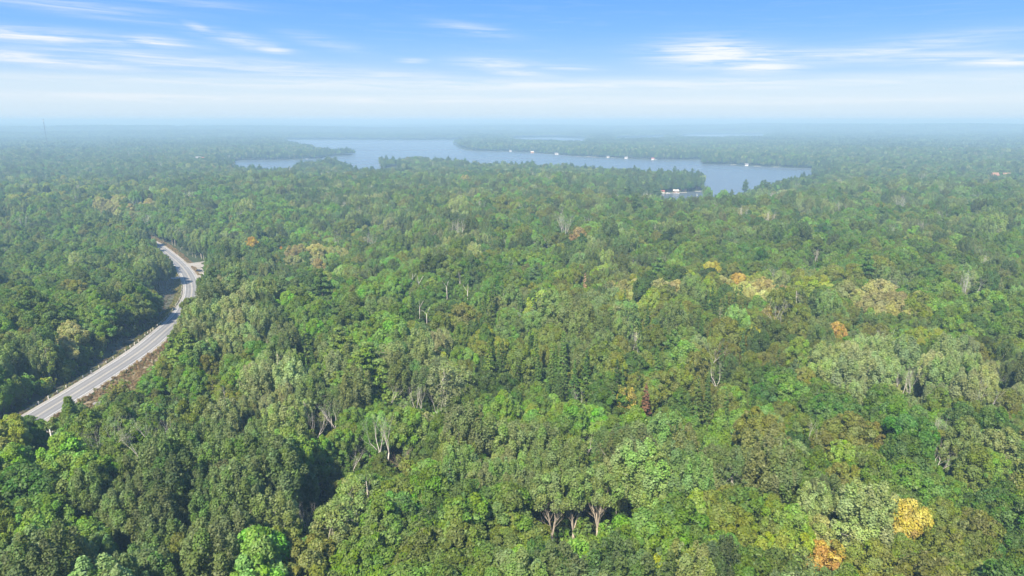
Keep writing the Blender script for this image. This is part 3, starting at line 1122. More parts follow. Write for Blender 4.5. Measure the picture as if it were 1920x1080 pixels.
# distant wood: patches of many small crowns in one mesh
def patch_form(kind, seed, side, sp, per, qs, H=15.0, con=0.12):
    r = np.random.default_rng(seed)
    n = int(side / sp)
    gx, gy = np.meshgrid(np.arange(n), np.arange(n))
    px_ = (gx.ravel() + 0.5 + r.uniform(-.4, .4, n * n)) * sp - side / 2
    py_ = (gy.ravel() + 0.5 + r.uniform(-.4, .4, n * n)) * sp - side / 2
    cs, ns, ss, vs = [], [], [], []
    for x, y in zip(px_, py_):
        conif = r.uniform() < con
        R = sp * r.uniform(0.45, 0.68) * (0.55 if conif else 1)
        top = H * r.uniform(0.82, 1.15) * (1.18 if conif else 1)
        d = unit(r.normal(size=(per, 3)))
        d[:, 2] = np.abs(d[:, 2]) * 1.0 - 0.15
        hgt = R * (2.4 if conif else 1.0)
        if conif:
            u = r.uniform(0, 1, per)
            c_ = np.stack([x + d[:, 0] * R * (1 - u), y + d[:, 1] * R * (1 - u), top - hgt + u * hgt], 1)
        else:
            c_ = np.array([x, y, top - hgt]) + d * np.array([R, R, hgt])
        cs.append(c_)
        ns.append(d + [0, 0, .4] + r.normal(size=(per, 3)) * 0.35)
        ss.append(qs * r.uniform(0.7, 1.3, per))
        tv = r.uniform(0, 1)
        vv = np.empty((per, 3))
        vv[:, 0] = np.clip((0.9 * tv + .1 * r.uniform(0, 1, per)), 0, 1)
        vv[:, 1] = np.clip((0.05 if conif else 0.15 + 0.75 * r.uniform()) + r.normal(size=per) * .1, 0, 1)
        vv[:, 2] = tv
        vs.append(vv)
    V, F = leaves(r, np.vstack(cs), np.vstack(ns), np.concatenate(ss), aspect=1.2)
    v = np.vstack(vs)
    # dark leafy under-storey so that no bare ground shows between crowns
    k = n * n * 2
    cen = np.stack([r.uniform(-side / 2, side / 2, k), r.uniform(-side / 2, side / 2, k), r.uniform(H * .3, H * .62, k)], 1)
    V2, F2 = leaves(r, cen, r.normal(size=(k, 3)) * .3 + [0, 0, 1], sp * 1.1 * r.uniform(.7, 1.2, k), aspect=1.1)
    F = np.vstack([F, F2 + len(V)])
    V = np.vstack([V, V2])
    v = np.vstack([v, np.full((k, 3), 0.2)])
    mb = MB()
    mb.tube([(0, 0, -1), (0, 0, H * .6)], [0.2, 0.1], 4)
    finish_form(kind, V, F, v, mb, M_LEAF, M_BARK, side / 2, H)


for s in range(4):
    patch_form('grove', 1000 + s, 44.0, 7.2, 22, 2.6)
for s in range(3):
    patch_form('woods', 1100 + s, 176.0, 9.5, 7, 7.0)

# ------------------------------------------------------------------ planting
TINT = {
    'bright green': (0.098, 0.168, 0.030), 'mid green': (0.076, 0.125, 0.022), 'dark green': (0.048, 0.088, 0.020),
    'grey green': (0.112, 0.160, 0.055), 'dull grey green': (0.072, 0.110, 0.038), 'olive green': (0.104, 0.130, 0.028),
    'yellow green': (0.155, 0.195, 0.030), 'yellow': (0.40, 0.31, 0.05), 'orange': (0.42, 0.27, 0.05), 'tan': (0.20, 0.205, 0.090),
    'pale yellow green': (0.22, 0.24, 0.10), 'blue green': (0.052, 0.088, 0.034), 'rust red': (0.13, 0.065, 0.04), 'pinkish tan': (0.42, 0.28, 0.18),
    'silver green': (0.155, 0.195, 0.088)}

# stands the photograph shows: (px, py, rx, ry, share, species, colour)
ZONES = [
    (1150, 660, 420, 90, .16, 'spruce', 'dark green'), (1250, 700, 300, 80, .08, 'spruce', 'blue green'), (900, 620, 260, 80, .12, 'spruce', 'mid green'),
    (1300, 620, 420, 130, .25, 'maple', 'olive green'), (1250, 570, 330, 70, .22, 'maple', 'yellow green'), (1600, 600, 200, 60, .25, 'oak', 'olive green'),
    (1570, 625, 40, 25, .6, 'maple', 'olive green'), (1690, 965, 80, 45, .5, 'maple', 'olive green'), (1550, 1030, 60, 50, .6, 'maple', 'yellow green'), (1385, 530, 40, 14, .6, 'maple', 'pale yellow green'),
    (370, 930, 215, 115, .95, 'aspen', 'dull grey green'), (260, 1000, 120, 80, .5, 'aspen', 'dull grey green'),
    (1140, 900, 215, 85, .95, 'aspen', 'grey green'), (960, 880, 120, 60, .85, 'aspen', 'grey green'), (640, 960, 70, 50, .7, 'birch', 'grey green'),
    (90, 1000, 110, 80, .95, 'maple', 'bright green'), (15, 860, 55, 60, .9, 'maple', 'bright green'), (15, 815, 40, 30, .9, 'maple', 'yellow green'),
    (120, 885, 90, 35, .95, 'maple', 'bright green'), (235, 820, 75, 60, .9, 'oak', 'mid green'), (130, 790, 25, 40, .9, 'maple', 'mid green'),
    (480, 720, 65, 45, .95, 'aspen', 'silver green'), (390, 740, 60, 45, .6, 'birch', 'olive green'), (400, 690, 60, 30, .7, 'maple', 'bright green'),
    (420, 610, 80, 60, .6, 'aspen', 'silver green'), (700, 635, 65, 35, .95, 'maple', 'bright green'), (600, 695, 25, 40, .9, 'maple', 'bright green'),
    (650, 695, 70, 35, .7, 'pine', 'mid green'), (735, 765, 50, 35, .95, 'maple', 'bright green'), (1000, 755, 130, 50, .9, 'maple', 'bright green'),
    (860, 780, 90, 60, .6, 'oak', 'mid green'), (800, 710, 70, 40, .6, 'birch', 'silver green'), (1200, 800, 140, 40, .8, 'maple', 'bright green'),
    (1350, 800, 45, 45, .95, 'cone_maple', 'bright green'), (1100, 1050, 190, 35, .9, 'maple', 'bright green'), (1450, 1010, 70, 55, .9, 'maple', 'yellow green'),
    (1230, 1010, 80, 35, .5, 'maple', 'yellow green'), (1300, 1060, 120, 40, .7, 'maple', 'yellow green'), (800, 1050, 140, 50, .7, 'oak', 'mid green'),
    (560, 1050, 140, 45, .5, 'oak', 'olive green'), (330, 1060, 120, 30, .7, 'maple', 'olive green'), (1760, 1040, 170, 60, .85, 'oak', 'olive green'),
    (1600, 900, 160, 60, .6, 'oak', 'mid green'), (1720, 705, 190, 60, .65, 'aspen', 'silver green'), (1850, 800, 120, 80, .4, 'maple', 'grey green'),
    (1665, 568, 82, 26, .95, 'oak', 'tan'), (1440, 556, 52, 22, .9, 'maple', 'pale yellow green'), (1215, 545, 80, 16, .5, 'oak', 'tan'),
    (1700, 640, 45, 14, .9, 'maple', 'yellow green'), (1780, 640, 30, 10, .6, 'maple', 'yellow green'), (1240, 590, 90, 30, .6, 'oak', 'olive green'),
    (1400, 600, 120, 40, .5, 'maple', 'olive green'), (960, 640, 120, 60, .4, 'spruce', 'dark green'), (1350, 585, 60, 40, .55, 'spruce', 'dark green'),
    (1330, 720, 160, 60, .35, 'spruce', 'dark green'), (1160, 610, 60, 40, .5, 'spruce', 'dark green'), (880, 570, 130, 45, .35, 'spruce', 'dark green'),
    (600, 640, 60, 40, .4, 'spruce', 'dark green'), (1080, 700, 120, 40, .3, 'spruce', 'dark green'), (1130, 640, 80, 40, .5, 'aspen', 'grey green'),
    (1050, 590, 120, 40, .6, 'maple', 'grey green'), (500, 467, 28, 8, .5, 'maple', 'orange'), (556, 482, 16, 14, .6, 'maple', 'tan'),
    (618, 475, 32, 12, .6, 'maple', 'pale yellow green'), (600, 492, 10, 10, .8, 'maple', 'tan'), (132, 630, 28, 20, .95, 'oak', 'tan'),
    (100, 700, 60, 40, .5, 'birch', 'grey green'), (150, 560, 160, 60, .7, 'oak', 'mid green'), (200, 660, 60, 40, .8, 'oak', 'mid green'),
    (100, 470, 160, 60, .6, 'oak', 'mid green'), (240, 390, 60, 14, .6, 'maple', 'tan'), (430, 400, 200, 40, .5, 'maple', 'bright green'),
    (120, 360, 200, 24, .3, 'maple', 'yellow green'), (1250, 375, 40, 6, .6, 'maple', 'grey green'), (1290, 335, 60, 25, .5, 'pine', 'blue green'),
    (960, 370, 200, 20, .5, 'maple', 'olive green'), (1000, 480, 60, 20, .7, 'maple', 'bright green'), (1800, 520, 140, 60, .7, 'oak', 'mid green'),
    (1500, 480, 200, 40, .7, 'oak', 'mid green'), (1170, 755, 14, 20, .95, 'birch', 'yellow'), (1320, 765, 60, 20, .5, 'spruce', 'dark green'),
    (430, 560, 40, 40, .5, 'pine', 'blue green'), (330, 655, 40, 30, .8, 'pine', 'mid green'),
]


def choose(px_, py_, x, y, r):
    """species and colour names for arrays of trees"""
    n = len(x)
    sp = np.empty(n, object)
    co = np.empty(n, object)
    a = vnoise(x, y, 130, 21) + 0.6 * vnoise(x, y, 45, 22)
    b_ = vnoise(x, y, 170, 23) + 0.5 * vnoise(x, y, 60, 24)
    u = r.uniform(0, 1, n)
    u2 = r.uniform(0, 1, n)
    u3 = r.uniform(0, 1, n)
    cn = np.clip(0.5 + 0.36 * vnoise(x, y, 95, 27), 0, 1)
    u3 = np.clip(0.5 * u3 + 0.5 * cn + (u3 - .5) * .15, 0, 0.999)
    un = np.clip(0.5 + 0.36 * vnoise(x, y, 80, 28), 0, 1)
    u = 0.6 * u + 0.4 * un
    for i in range(n):
        if u[i] < 0.13 + 0.14 * max(0, b_[i]):
            s = 'pine' if u2[i] < .25 else 'spruce'
            c = 'blue green' if u3[i] < .45 else 'dark green'
        elif a[i] > 0.35:
            s = 'aspen' if u2[i] < .7 else 'birch'
            c = 'grey green' if u3[i] < .45 else ('dull grey green' if u3[i] < .75 else ('silver green' if u3[i] < .9 else 'olive green'))
        elif a[i] < -0.3:
            s = 'oak' if u2[i] < .75 else 'maple'
            c = 'mid green' if u3[i] < .5 else ('dark green' if u3[i] < .75 else ('olive green' if u3[i] < .92 else 'yellow green'))
        else:
            s = 'maple' if u2[i] < .65 else ('cone_maple' if u2[i] < .75 else 'oak')
            c = 'mid green' if u3[i] < .38 else ('bright green' if u3[i] < .62 else ('olive green' if u3[i] < .80 else ('grey green' if u3[i] < .93 else ('yellow green' if u3[i] < .985 else 'tan'))))
        sp[i], co[i] = s, c
    for (zx, zy, rx, ry, share, s, c) in ZONES:
        q = ((px_ - zx) / rx) ** 2 + ((py_ - zy) / ry) ** 2
        k = (q < 1) & (r.uniform(0, 1, n) < share * np.clip(2.2 - 1.6 * q, 0, 1))
        sp[k] = s
        co[k] = c
    return sp, co


def grid_points(r0, r1, sp, jit, half=46.0, seed=1):
    r = np.random.default_rng(seed)
    xs = np.arange(-r1 * math.sin(math.radians(half)) - sp, r1 * math.sin(math.radians(half)) + sp, sp)
    ys = np.arange(0, r1 + sp, sp * 0.88)
    X, Y = np.meshgrid(xs, ys)
    X = X + (np.arange(len(ys)) % 2)[:, None] * sp / 2
    X = X.ravel() + r.uniform(-jit, jit, X.size) * sp
    Y = Y.ravel() + r.uniform(-jit, jit, Y.size) * sp
    R = np.hypot(X, Y)
    A = np.degrees(np.abs(np.arctan2(X, Y)))
    k = (R >= r0) & (R < r1) & ((A < half) | (R < 160) & (Y > 20))
    return X[k], Y[k]


def clear_left(y):
    return np.interp(y, [190, 235, 262, 275, 300, 330, 345, 375, 400, 420, 480, 560], [11, 13, 17, 13, 11, 13, 22, 26, 20, 11, 8, 8])


def clear_right(y):
    return np.interp(y, [150, 185, 195, 235, 255, 275, 300, 345, 400, 412, 440, 480, 560], [6.5, 8, 19, 19, 14, 6, 5.5, 12, 13, 14, 12, 8, 9])


def plant_mask(x, y, wd, d, s, i, R):
    yy = ROAD[i, 1]
    lim = np.where(s > 0, clear_right(yy), clear_left(yy))
    k = (wd > 2.0) & (d > lim)
    for P_, wdt in ((SIDE, 6.5), (DRIVE, 5.0)):
        for q in P_:
            k &= np.hypot(x - q[0], y - q[1]) > wdt
    return k


TREE_PROTOS = bpy.data.collections.new('tree_forms')
PROTO_IDX = {}
cnt = 0
for kind in sorted(FORMS):
    for j, d in enumerate(FORMS[kind]):
        if d.get('dead'):
            nm = kind + '_form'
            me = bpy.data.meshes.new(nm)
            nv = len(d['V'])
            me.from_pydata([tuple(q) for q in d['V']] + d['mb'].V, [], list(d['Fl']) + [tuple(a + nv for a in f) for f in d['mb'].F])
            me.materials.append(d['mleaf'])
        else:
            me = joined(d, kind + '_form')
        po = bpy.data.objects.new('form_%03d' % cnt, me)
        TREE_PROTOS.objects.link(po)
        PROTO_IDX.setdefault(kind, []).append(cnt)
        cnt += 1

gn = bpy.data.node_groups.new('plant_forms', 'GeometryNodeTree')
gn.interface.new_socket('Geometry', in_out='INPUT', socket_type='NodeSocketGeometry')
gn.interface.new_socket('Geometry', in_out='OUTPUT', socket_type='NodeSocketGeometry')
gi = gn.nodes.new('NodeGroupInput')
go = gn.nodes.new('NodeGroupOutput')
iop = gn.nodes.new('GeometryNodeInstanceOnPoints')
ci = gn.nodes.new('GeometryNodeCollectionInfo')
ci.inputs['Collection'].default_value = TREE_PROTOS
ci.inputs['Separate Children'].default_value = True
ci.inputs['Reset Children'].default_value = True
gn.links.new(gi.outputs[0], iop.inputs['Points'])
gn.links.new(ci.outputs[0], iop.inputs['Instance'])
iop.inputs['Pick Instance'].default_value = True
for nm, ty, sock in (('proto', 'INT', 'Instance Index'), ('rot', 'FLOAT_VECTOR', 'Rotation'), ('scl', 'FLOAT_VECTOR', 'Scale')):
    na_ = gn.nodes.new('GeometryNodeInputNamedAttribute')
    na_.data_type = ty
    na_.inputs['Name'].default_value = nm
    if sock == 'Rotation':
        e2r = gn.nodes.new('FunctionNodeEulerToRotation')
        gn.links.new(na_.outputs[0], e2r.inputs[0])
        gn.links.new(e2r.outputs[0], iop.inputs[sock])
    else:
        gn.links.new(na_.outputs[0], iop.inputs[sock])
gn.links.new(iop.outputs[0], go.inputs[0])


def scatter(name, P, proto, rot, scl, tint, label):
    """one object of plants nobody could count"""
    me = bpy.data.meshes.new(name)
    n = len(P)
    me.vertices.add(n)
    me.vertices.foreach_set('co', np.asarray(P, np.float32).ravel())
    for nm, ty, arr, key in (('proto', 'INT', proto, 'value'), ('rot', 'FLOAT_VECTOR', rot, 'vector'), ('scl', 'FLOAT_VECTOR', scl, 'vector')):
        a_ = me.attributes.new(nm, ty, 'POINT')
        a_.data.foreach_set(key, np.asarray(arr, np.int32 if ty == 'INT' else np.float32).ravel())
    a_ = me.attributes.new('tint', 'FLOAT_COLOR', 'POINT')
    a_.data.foreach_set('color', np.hstack([tint, np.ones((n, 1))]).astype(np.float32).ravel())
    o = obj(name, me)
    md = o.modifiers.new('plants', 'NODES')
    md.node_group = gn
    tag(o, label, None, None, 'stuff')
    print(name, n)
    return o


def jit_tint(c, r, n=1, amt=0.13):
    c = np.array(c) * (1.0 if c[0] > 0.25 else 1.2) * (np.array([1.32, 1.30, 1.0]) if c[0] <= 0.25 and c[1] > c[0] * 1.02 else np.array([1.05, 1.1, 0.9]))
    k = (1 + r.normal(size=(n, 1)) * amt * 1.2)
    return np.clip(c * k * (1 + r.normal(size=(n, 3)) * amt * 0.5), 0.01, 0.8)


# ---- trees the photograph singles out: species, px, py of crown middle, height, colour, label, options
HERO = [
    ('dead', 1, 719, 812, 15.5, None, 'big white twin stemmed dead tree standing bare in the lower left middle'),
    ('brush', 0, 762, 852, 9.5, None, 'low pinkish dead tree with dense bare twigs beside the twin dead tree'),
    ('dead', 0, 627, 775, 13, None, 'slender white dead tree behind and left of the twin dead tree'),
    ('dead', 0, 591, 795, 13, None, 'thin white dead tree with upright twigs in dark green foliage'),
    ('dead', 2, 733, 733, 12, None, 'small forked white dead crown above the bright green maple'),
    ('dead', 1, 784, 745, 12, None, 'white forked bare tree right of the bright green maple'),
    ('dead', 0, 827, 762, 12, None, 'thin leaning white stem over dark green crowns left of centre'),
    ('dead', 2, 662, 858, 9, None, 'short bare snag with a crooked top below the twin dead tree'),
    ('dead', 1, 1700, 716, 15, None, 'white many stemmed dead tree among silver green aspens on the right'),
    ('dead', 2, 1757, 855, 13, None, 'white dead tree with crooked side limbs at lower right'),
    ('dead', 1, 1532, 481, 13, None, 'white forked dead tree standing out of the far right canopy'),
    ('dead', 2, 1856, 707, 12, None, 'pale crooked dead top among aspens near the right edge'),
    ('dead', 2, 1100, 830, 11, None, 'grey bare crown behind the pale aspen stand'),
    ('dead', 0, 1088, 745, 9, None, 'small white forked dead top beside dark spruces'),
    ('dead', 1, 572, 975, 10, None, 'white clump of bare stems near the bottom left of the aspens'),
    ('dead', 0, 1345, 700, 14, None, 'white branching dead birch right of the picture middle'),
    ('dead', 1, 1192, 640, 12, None, 'bare white birch top between the dark spruces'),
    ('snag', 0, 838, 540, 14, None, 'tall grey snag in the stand of bare poles left of middle'),
    ('snag', 1, 862, 520, 15, None, 'bare pole with short stubs in the stand of bare poles'),
    ('snag', 0, 876, 548, 14, None, 'rightmost tall pole in the stand of bare poles'),
    ('snag', 1, 752, 553, 12, None, 'broken white snag pair left of the bare poles'),
    ('snag', 0, 800, 590, 12, None, 'bare grey pole below the stand of bare poles'),
    ('snag', 1, 950, 455, 12, None, 'bare top catching the light in the far middle canopy'),
    ('dead', 0, 1024, 455, 12, None, 'white bare stems in the far canopy right of middle'),
    ('snag', 0, 1850, 652, 11, None, 'grey snag beside yellow green crowns at right'),
    ('spruce', 0, 1211, 745, 17, 'rust red', 'rust red dead spruce standing narrow among green trees'),
    ('spruce', 2, 1097, 526, 15, 'pinkish tan', 'pinkish tan dead conifer in the upper middle of the wood'),
    ('maple', 0, 1686, 972, 15, 'yellow', 'bright yellow maple at the lower right'),
    ('maple', 1, 1568, 622, 15, 'orange', 'orange maple glowing alone right of the picture middle'),
    ('maple', 2, 1548, 1052, 14, 'orange', 'orange yellow maple at the bottom right edge'),
    ('maple', 3, 1540, 1000, 14, 'pale yellow green', 'thin yellowing maple just above the orange maple at the bottom edge'),
    ('maple', 0, 1384, 526, 14, 'orange', 'orange topped maple above the pale yellow crowns'),
    ('open_aspen', 0, 1036, 925, 20, 'grey green', 'tall aspen with bare pale forked trunk at the bottom middle'),
    ('open_aspen', 1, 1078, 920, 19, 'grey green', 'aspen with twin pale stems between two bare trunked aspens'),
    ('open_aspen', 0, 1122, 915, 19, 'grey green', 'rightmost aspen with bare white side limbs at the bottom middle'),
    ('aspen', 1, 482, 712, 20, 'silver green', 'large light green aspen crown with dark gap beneath right of the road'),
    ('maple', 2, 20, 815, 16, 'yellow green', 'yellow green maple at the left edge in front of the road'),
    ('cone_maple', 0, 130, 768, 15, 'mid green', 'dark green pointed tree overlapping the near end of the road'),
    ('cone_maple', 1, 1349, 796, 17, 'bright green', 'bright green pyramid shaped maple right of middle'),
    ('spruce', 1, 652, 872, 13, 'dark green', 'slim dark spruce below the twin dead tree'),
    ('pine', 0, 357, 590, 13, 'mid green', 'dense green pine hiding part of the road bend'),
    ('pine', 1, 320, 655, 14, 'mid green', 'dark green pine beside the straight stretch of the road'),
    ('sapling', 0, 86, 716, 6, 'yellow green', 'small yellow green sapling at the wood edge left of the road'),
    ('pine', 0, 1398, 346, 25, 'blue green', 'tall dark pine standing against the lake water'),
    ('pine', 1, 1265, 318, 25, 'blue green', 'tall pine rising above the cottage point'),
    ('pine', 2, 1298, 322, 24, 'blue green', 'broad pine at the tip of the cottage point'),
    ('oak', 0, 132, 622, 15, 'tan', 'yellowing oak above the road on the left'),
    ('birch', 0, 1170, 750, 15, 'yellow', 'slim yellow birch left of the rust red spruce'),
]
NAME = {'maple': 'maple_tree', 'oak': 'oak_tree', 'aspen': 'aspen_tree', 'birch': 'birch_tree', 'open_aspen': 'aspen_tree', 'sapling': 'sapling', 'cone_maple': 'maple_tree',
        'spruce': 'spruce_tree', 'pine': 'pine_tree', 'dead': 'dead_tree', 'snag': 'dead_tree', 'brush': 'dead_tree'}


def plant(kind, j, x, y, z, scale, rz, tint, label, cat='tree', group=None, tilt=(0, 0)):
    d = FORMS[kind][j % len(FORMS[kind])]
    t_ = thing(NAME[kind], (x, y, z), rz, label, cat, group)
    t_.rotation_euler = (tilt[0], tilt[1], rz)
    t_.scale = scale
    c_ = obj('branches' if d.get('dead') else 'crown', d['crown'], t_)
    if tint is not None:
        make_tint(c_, tint)
    obj('trunk', d['trunk'], t_)
    return t_


hr = np.random.default_rng(99)
hero_xy = []
for (kind, j, px, py, H, colr, label) in HERO:
    d = FORMS[kind][j % len(FORMS[kind])]
    k = H / d['H']
    # place so that the middle of the crown falls on the pixel
    zc = 0.72 * H
    x, y = at(px, py, zc)
    for _ in range(4):
        x, y = at(px, py, gz(x, y) + zc)
    wide = {'maple': 0.98, 'oak': 1.0}.get(kind, 1.0)
    pl = plant(kind, j, x, y, gz(x, y), (k * wide, k * wide, k), hr.uniform(0, 6.28), None if colr is None else jit_tint(TINT[colr], hr, 1, 0.0)[0], label)
    if colr in ('yellow', 'orange', 'tan', 'pale yellow green'):
        pl.children[0]['turn'] = 0.85
    rr = d['R'] * k
    hero_xy.append((x, y, 2.2 if kind in ('dead', 'snag', 'brush') else rr * 0.85, px, py, kind))
# leaning birch across a gap
x, y = at(596, 940, 4)
lb = plant('birch', 0, x, y, gz(x, y), (0.75, 0.75, 0.95), 0.0, TINT['silver green'], 'birch leaning far over to the right above a dark gap', tilt=(math.radians(12), math.radians(58)))
hero_xy.append((x + 3, y, 3.5, 610, 915, 'birch'))

HX = np.array([(a, b, c_) for a, b, c_, *_ in hero_xy])


def hero_free(x, y):
    k = np.ones(len(x), bool)
    for a, b, c_ in HX:
        k &= np.hypot(x - a, y - b) > c_ + 2.3
    return k


low_dummy = None
x, y = grid_points(66, 1300, 6.0, 0.38, seed=5)
x2, y2 = grid_points(1300, 2600, 7.6, 0.38, seed=6)
X = np.concatenate([x, x2])
Y = np.concatenate([y, y2])
Z, wd, dR, sR, iR = ground(X, Y)
k = plant_mask(X, Y, wd, dR, sR, iR, 0) & hero_free(X, Y)
X, Y, Z, wd = X[k], Y[k], Z[k], wd[k]
px_, py_ = pix(X, Y, Z + 12)
r = np.random.default_rng(31)
SP, CO = choose(px_, py_, X, Y, r)
n = len(X)
SC = np.clip(r.normal(0.92, 0.17, n), 0.58, 1.35)
grow_ = 1 + 0.10 * vnoise(X, Y, 70, 55) + 0.09 * vnoise(X, Y, 260, 56)
SC *= grow_
SC *= np.where((np.hypot(X, Y) > 1050) & (wd < 500), 0.84, 1.0)
low = np.zeros(n, bool)
# scrub on the bank right of the near road
scrub = (((px_ - 300) / 95) ** 2 + ((py_ - 745) / 50) ** 2) < 1
low |= scrub
SC = np.where(scrub, SC * 0.42, SC)
SP = np.where(low & np.isin(SP, ['oak', 'maple', 'cone_maple', 'pine', 'spruce']), 'maple', SP)
SP = np.where(scrub, 'birch', SP)
CO = np.where(scrub & (r.uniform(0, 1, n) < .7), 'olive green', CO)
# occasional dead trees
deadm = (r.uniform(0, 1, n) < 0.016 + 0.05 * ((((px_ - 1740) / 190) ** 2 + ((py_ - 705) / 60) ** 2) < 1)) & ~low
SP = np.where(deadm, 'dead', SP)
SC = np.where(deadm, SC * 1.15, SC)
poles = ((((px_ - 850) / 110) ** 2 + ((py_ - 545) / 45) ** 2) < 1) & (r.uniform(0, 1, n) < 0.22)
SP = np.where(poles, 'snag', SP)
# pines grow tall along the shores
SP = np.where((wd < 45) & (r.uniform(0, 1, n) < 0.35), 'pine', SP)
CO = np.where((SP == 'pine') & (wd < 45), 'blue green', CO)
R_ = np.hypot(X, Y)
PJ = np.array([r.integers(0, len(PROTO_IDX[s])) for s in SP])
ROT = r.uniform(0, 6.28, n)
TI = np.vstack([jit_tint(TINT[c], r) for c in CO])
WID = SC * np.where(np.isin(SP, ['aspen', 'birch']), 1.1, 0.96) * r.uniform(0.88, 1.12, n) * np.where(SP == 'spruce', 0.85, 1.0)

# the wood is lower where the photograph looks over it: along the road bank and before the trees that stand out
VIS = np.zeros((1080, 1920), bool)


def fill_poly(P):
    P = np.array(P, float)
    yy_, xx_ = np.mgrid[int(P[:, 1].min()):int(P[:, 1].max()) + 1, int(max(0, P[:, 0].min())):int(P[:, 0].max()) + 1]
    q = poly_sd(xx_.astype(float), yy_.astype(float), P.tolist()) < 0
    VIS[yy_[q], xx_[q]] = True


fill_poly([(60, 775), (183, 690), (285, 626), (322, 574), (342, 548), (342, 515), (326, 490), (292, 456), (332, 464), (350, 482), (392, 490), (392, 502), (378, 520), (376, 552), (352, 560), (350, 580),
           (332, 612), (290, 668), (286, 690), (240, 725), (200, 765), (150, 775), (85, 792)])
JOBS = [(VIS.copy(), 1e9)]
for (hx, hy, hr_, hpx, hpy, hk), (kind, j, px, py, H, colr, label) in zip(hero_xy, HERO):
    hz_ = gz(hx, hy)
    _, t0 = pix(hx, hy, hz_ + H * 0.98)
    frac = 0.35 if kind in ('dead', 'snag', 'open_aspen') else (0.1 if kind == 'brush' else 0.5)
    frac = 0.10 if kind == 'open_aspen' else frac
    _, t1 = pix(hx, hy, hz_ + H * frac)
    dist = math.hypot(hx, hy)
    hw = 0.55 * max(hr_, 1.5) * FPX / dist
    mk = np.zeros((1080, 1920), bool)
    mk[max(0, int(t0)):max(1, min(1080, int(t1))), max(0, int(px - hw)):max(1, min(1920, int(px + hw)))] = True
    JOBS.append((mk, dist - 1))
for (bx0, by0, bx1, by1, dd_) in ((1238, 357, 1318, 371, 1060), (1322, 335, 1380, 352, 1100), (724, 309, 745, 317, 1650), (596, 905, 640, 935, 150), (86, 806, 106, 852, 212), (120, 810, 165, 828, 190)):
    mk = np.zeros((1080, 1920), bool)
    mk[by0:by1, bx0:bx1] = True
    JOBS.append((mk, dd_))
PROT_R = {kk: FORMS[kk][0]['R'] for kk in FORMS}
PROT_H = {kk: FORMS[kk][0]['H'] for kk in FORMS}
drop = np.zeros(n, bool)
rd = np.hypot(X, Y)
for mk, dmax in JOBS:
    ys_, xs_ = np.nonzero(mk)
    if not len(ys_):
        continue
    integ = np.zeros((1081, 1921), np.int32)
    integ[1:, 1:] = mk.astype(np.int32).cumsum(0).cumsum(1)
    cand = np.nonzero((rd < min(dmax, 1700 if dmax < 2000 else 900)) & (px_ > xs_.min() - 90) & (px_ < xs_.max() + 90) & (py_ < ys_.max() + 260))[0]
    for i in cand:
        if drop[i]:
            continue
        ok = False
        for f in (1.0, 0.86, 0.74, 0.62, 0.5, 0.4, 0.32):
            h_ = PROT_H[SP[i]] * SC[i] * f
            _, pt = pix(X[i], Y[i], Z[i] + h_)
            cpx, pb = pix(X[i], Y[i], Z[i])
            hw = 0.8 * PROT_R[SP[i]] * SC[i] * f * FPX / rd[i]
            a0, a1 = int(np.clip(cpx - hw, 0, 1919)), int(np.clip(cpx + hw, 0, 1919)) + 1
            b0, b1 = int(np.clip(pt + 2, 0, 1079)), int(np.clip(pb, 0, 1079)) + 1
            if b1 <= b0 or a1 <= a0 or integ[b1, a1] - integ[b0, a1] - integ[b1, a0] + integ[b0, a0] == 0:
                ok = True
                break
        if not ok or (f < 1 and SP[i] in ('dead', 'snag')):
            drop[i] = True
        elif f < 1:
            SC[i] *= f
            WID[i] *= f ** 0.8
            low[i] |= f < 0.7
keep = ~drop
X, Y, Z, wd, px_, py_, SP, CO, SC, WID, PJ, ROT, TI, R_, low = [q[keep] for q in (X, Y, Z, wd, px_, py_, SP, CO, SC, WID, PJ, ROT, TI, R_, low)]
n = len(X)
print('trees dropped', int(drop.sum()))

# individuals: those that show largest
inview = (px_ > -45) & (px_ < 1965) & (py_ < 1105)
LAND = [('the twin white dead tree', 719, 812), ('the low pinkish dead tree', 762, 852), ('the utility pole', 95, 830), ('the near end of the road', 100, 765), ('the yellow maple', 1686, 972),
        ('the orange maple at the bottom edge', 1548, 1052), ('the leaning birch', 615, 915), ('the bare trunked aspens', 1080, 930), ('the rust red spruce', 1211, 745),
        ('the pyramid shaped maple', 1349, 796), ('the dead tree at lower right', 1757, 855), ('the white stems near bottom left', 572, 975), ('the left picture edge', 0, 930),
        ('the bottom left corner', 0, 1080), ('the bottom right corner', 1920, 1080), ('the right picture edge', 1920, 850), ('the large light green aspen', 482, 712),
        ('the bottom edge centre', 960, 1080), ('the bottom edge at left quarter', 400, 1080), ('the white many stemmed dead tree', 1700, 716), ('the grey bare crown', 1100, 830)]
COUNTS = {}
SPNAME = {'maple': 'rounded maple', 'oak': 'broad oak', 'aspen': 'tall aspen', 'birch': 'slim birch', 'cone_maple': 'pointed maple', 'spruce': 'narrow spruce', 'pine': 'layered pine', 'dead': 'bare dead tree', 'snag': 'bare pole', 'sapling': 'sapling'}
ORD = ['nearest', 'second', 'third', 'fourth', 'fifth', 'sixth', 'seventh', 'eighth', 'ninth', 'tenth', 'eleventh', 'twelfth', 'thirteenth', 'fourteenth', 'fifteenth', 'sixteenth', 'seventeenth', 'eighteenth', 'nineteenth', 'twentieth']


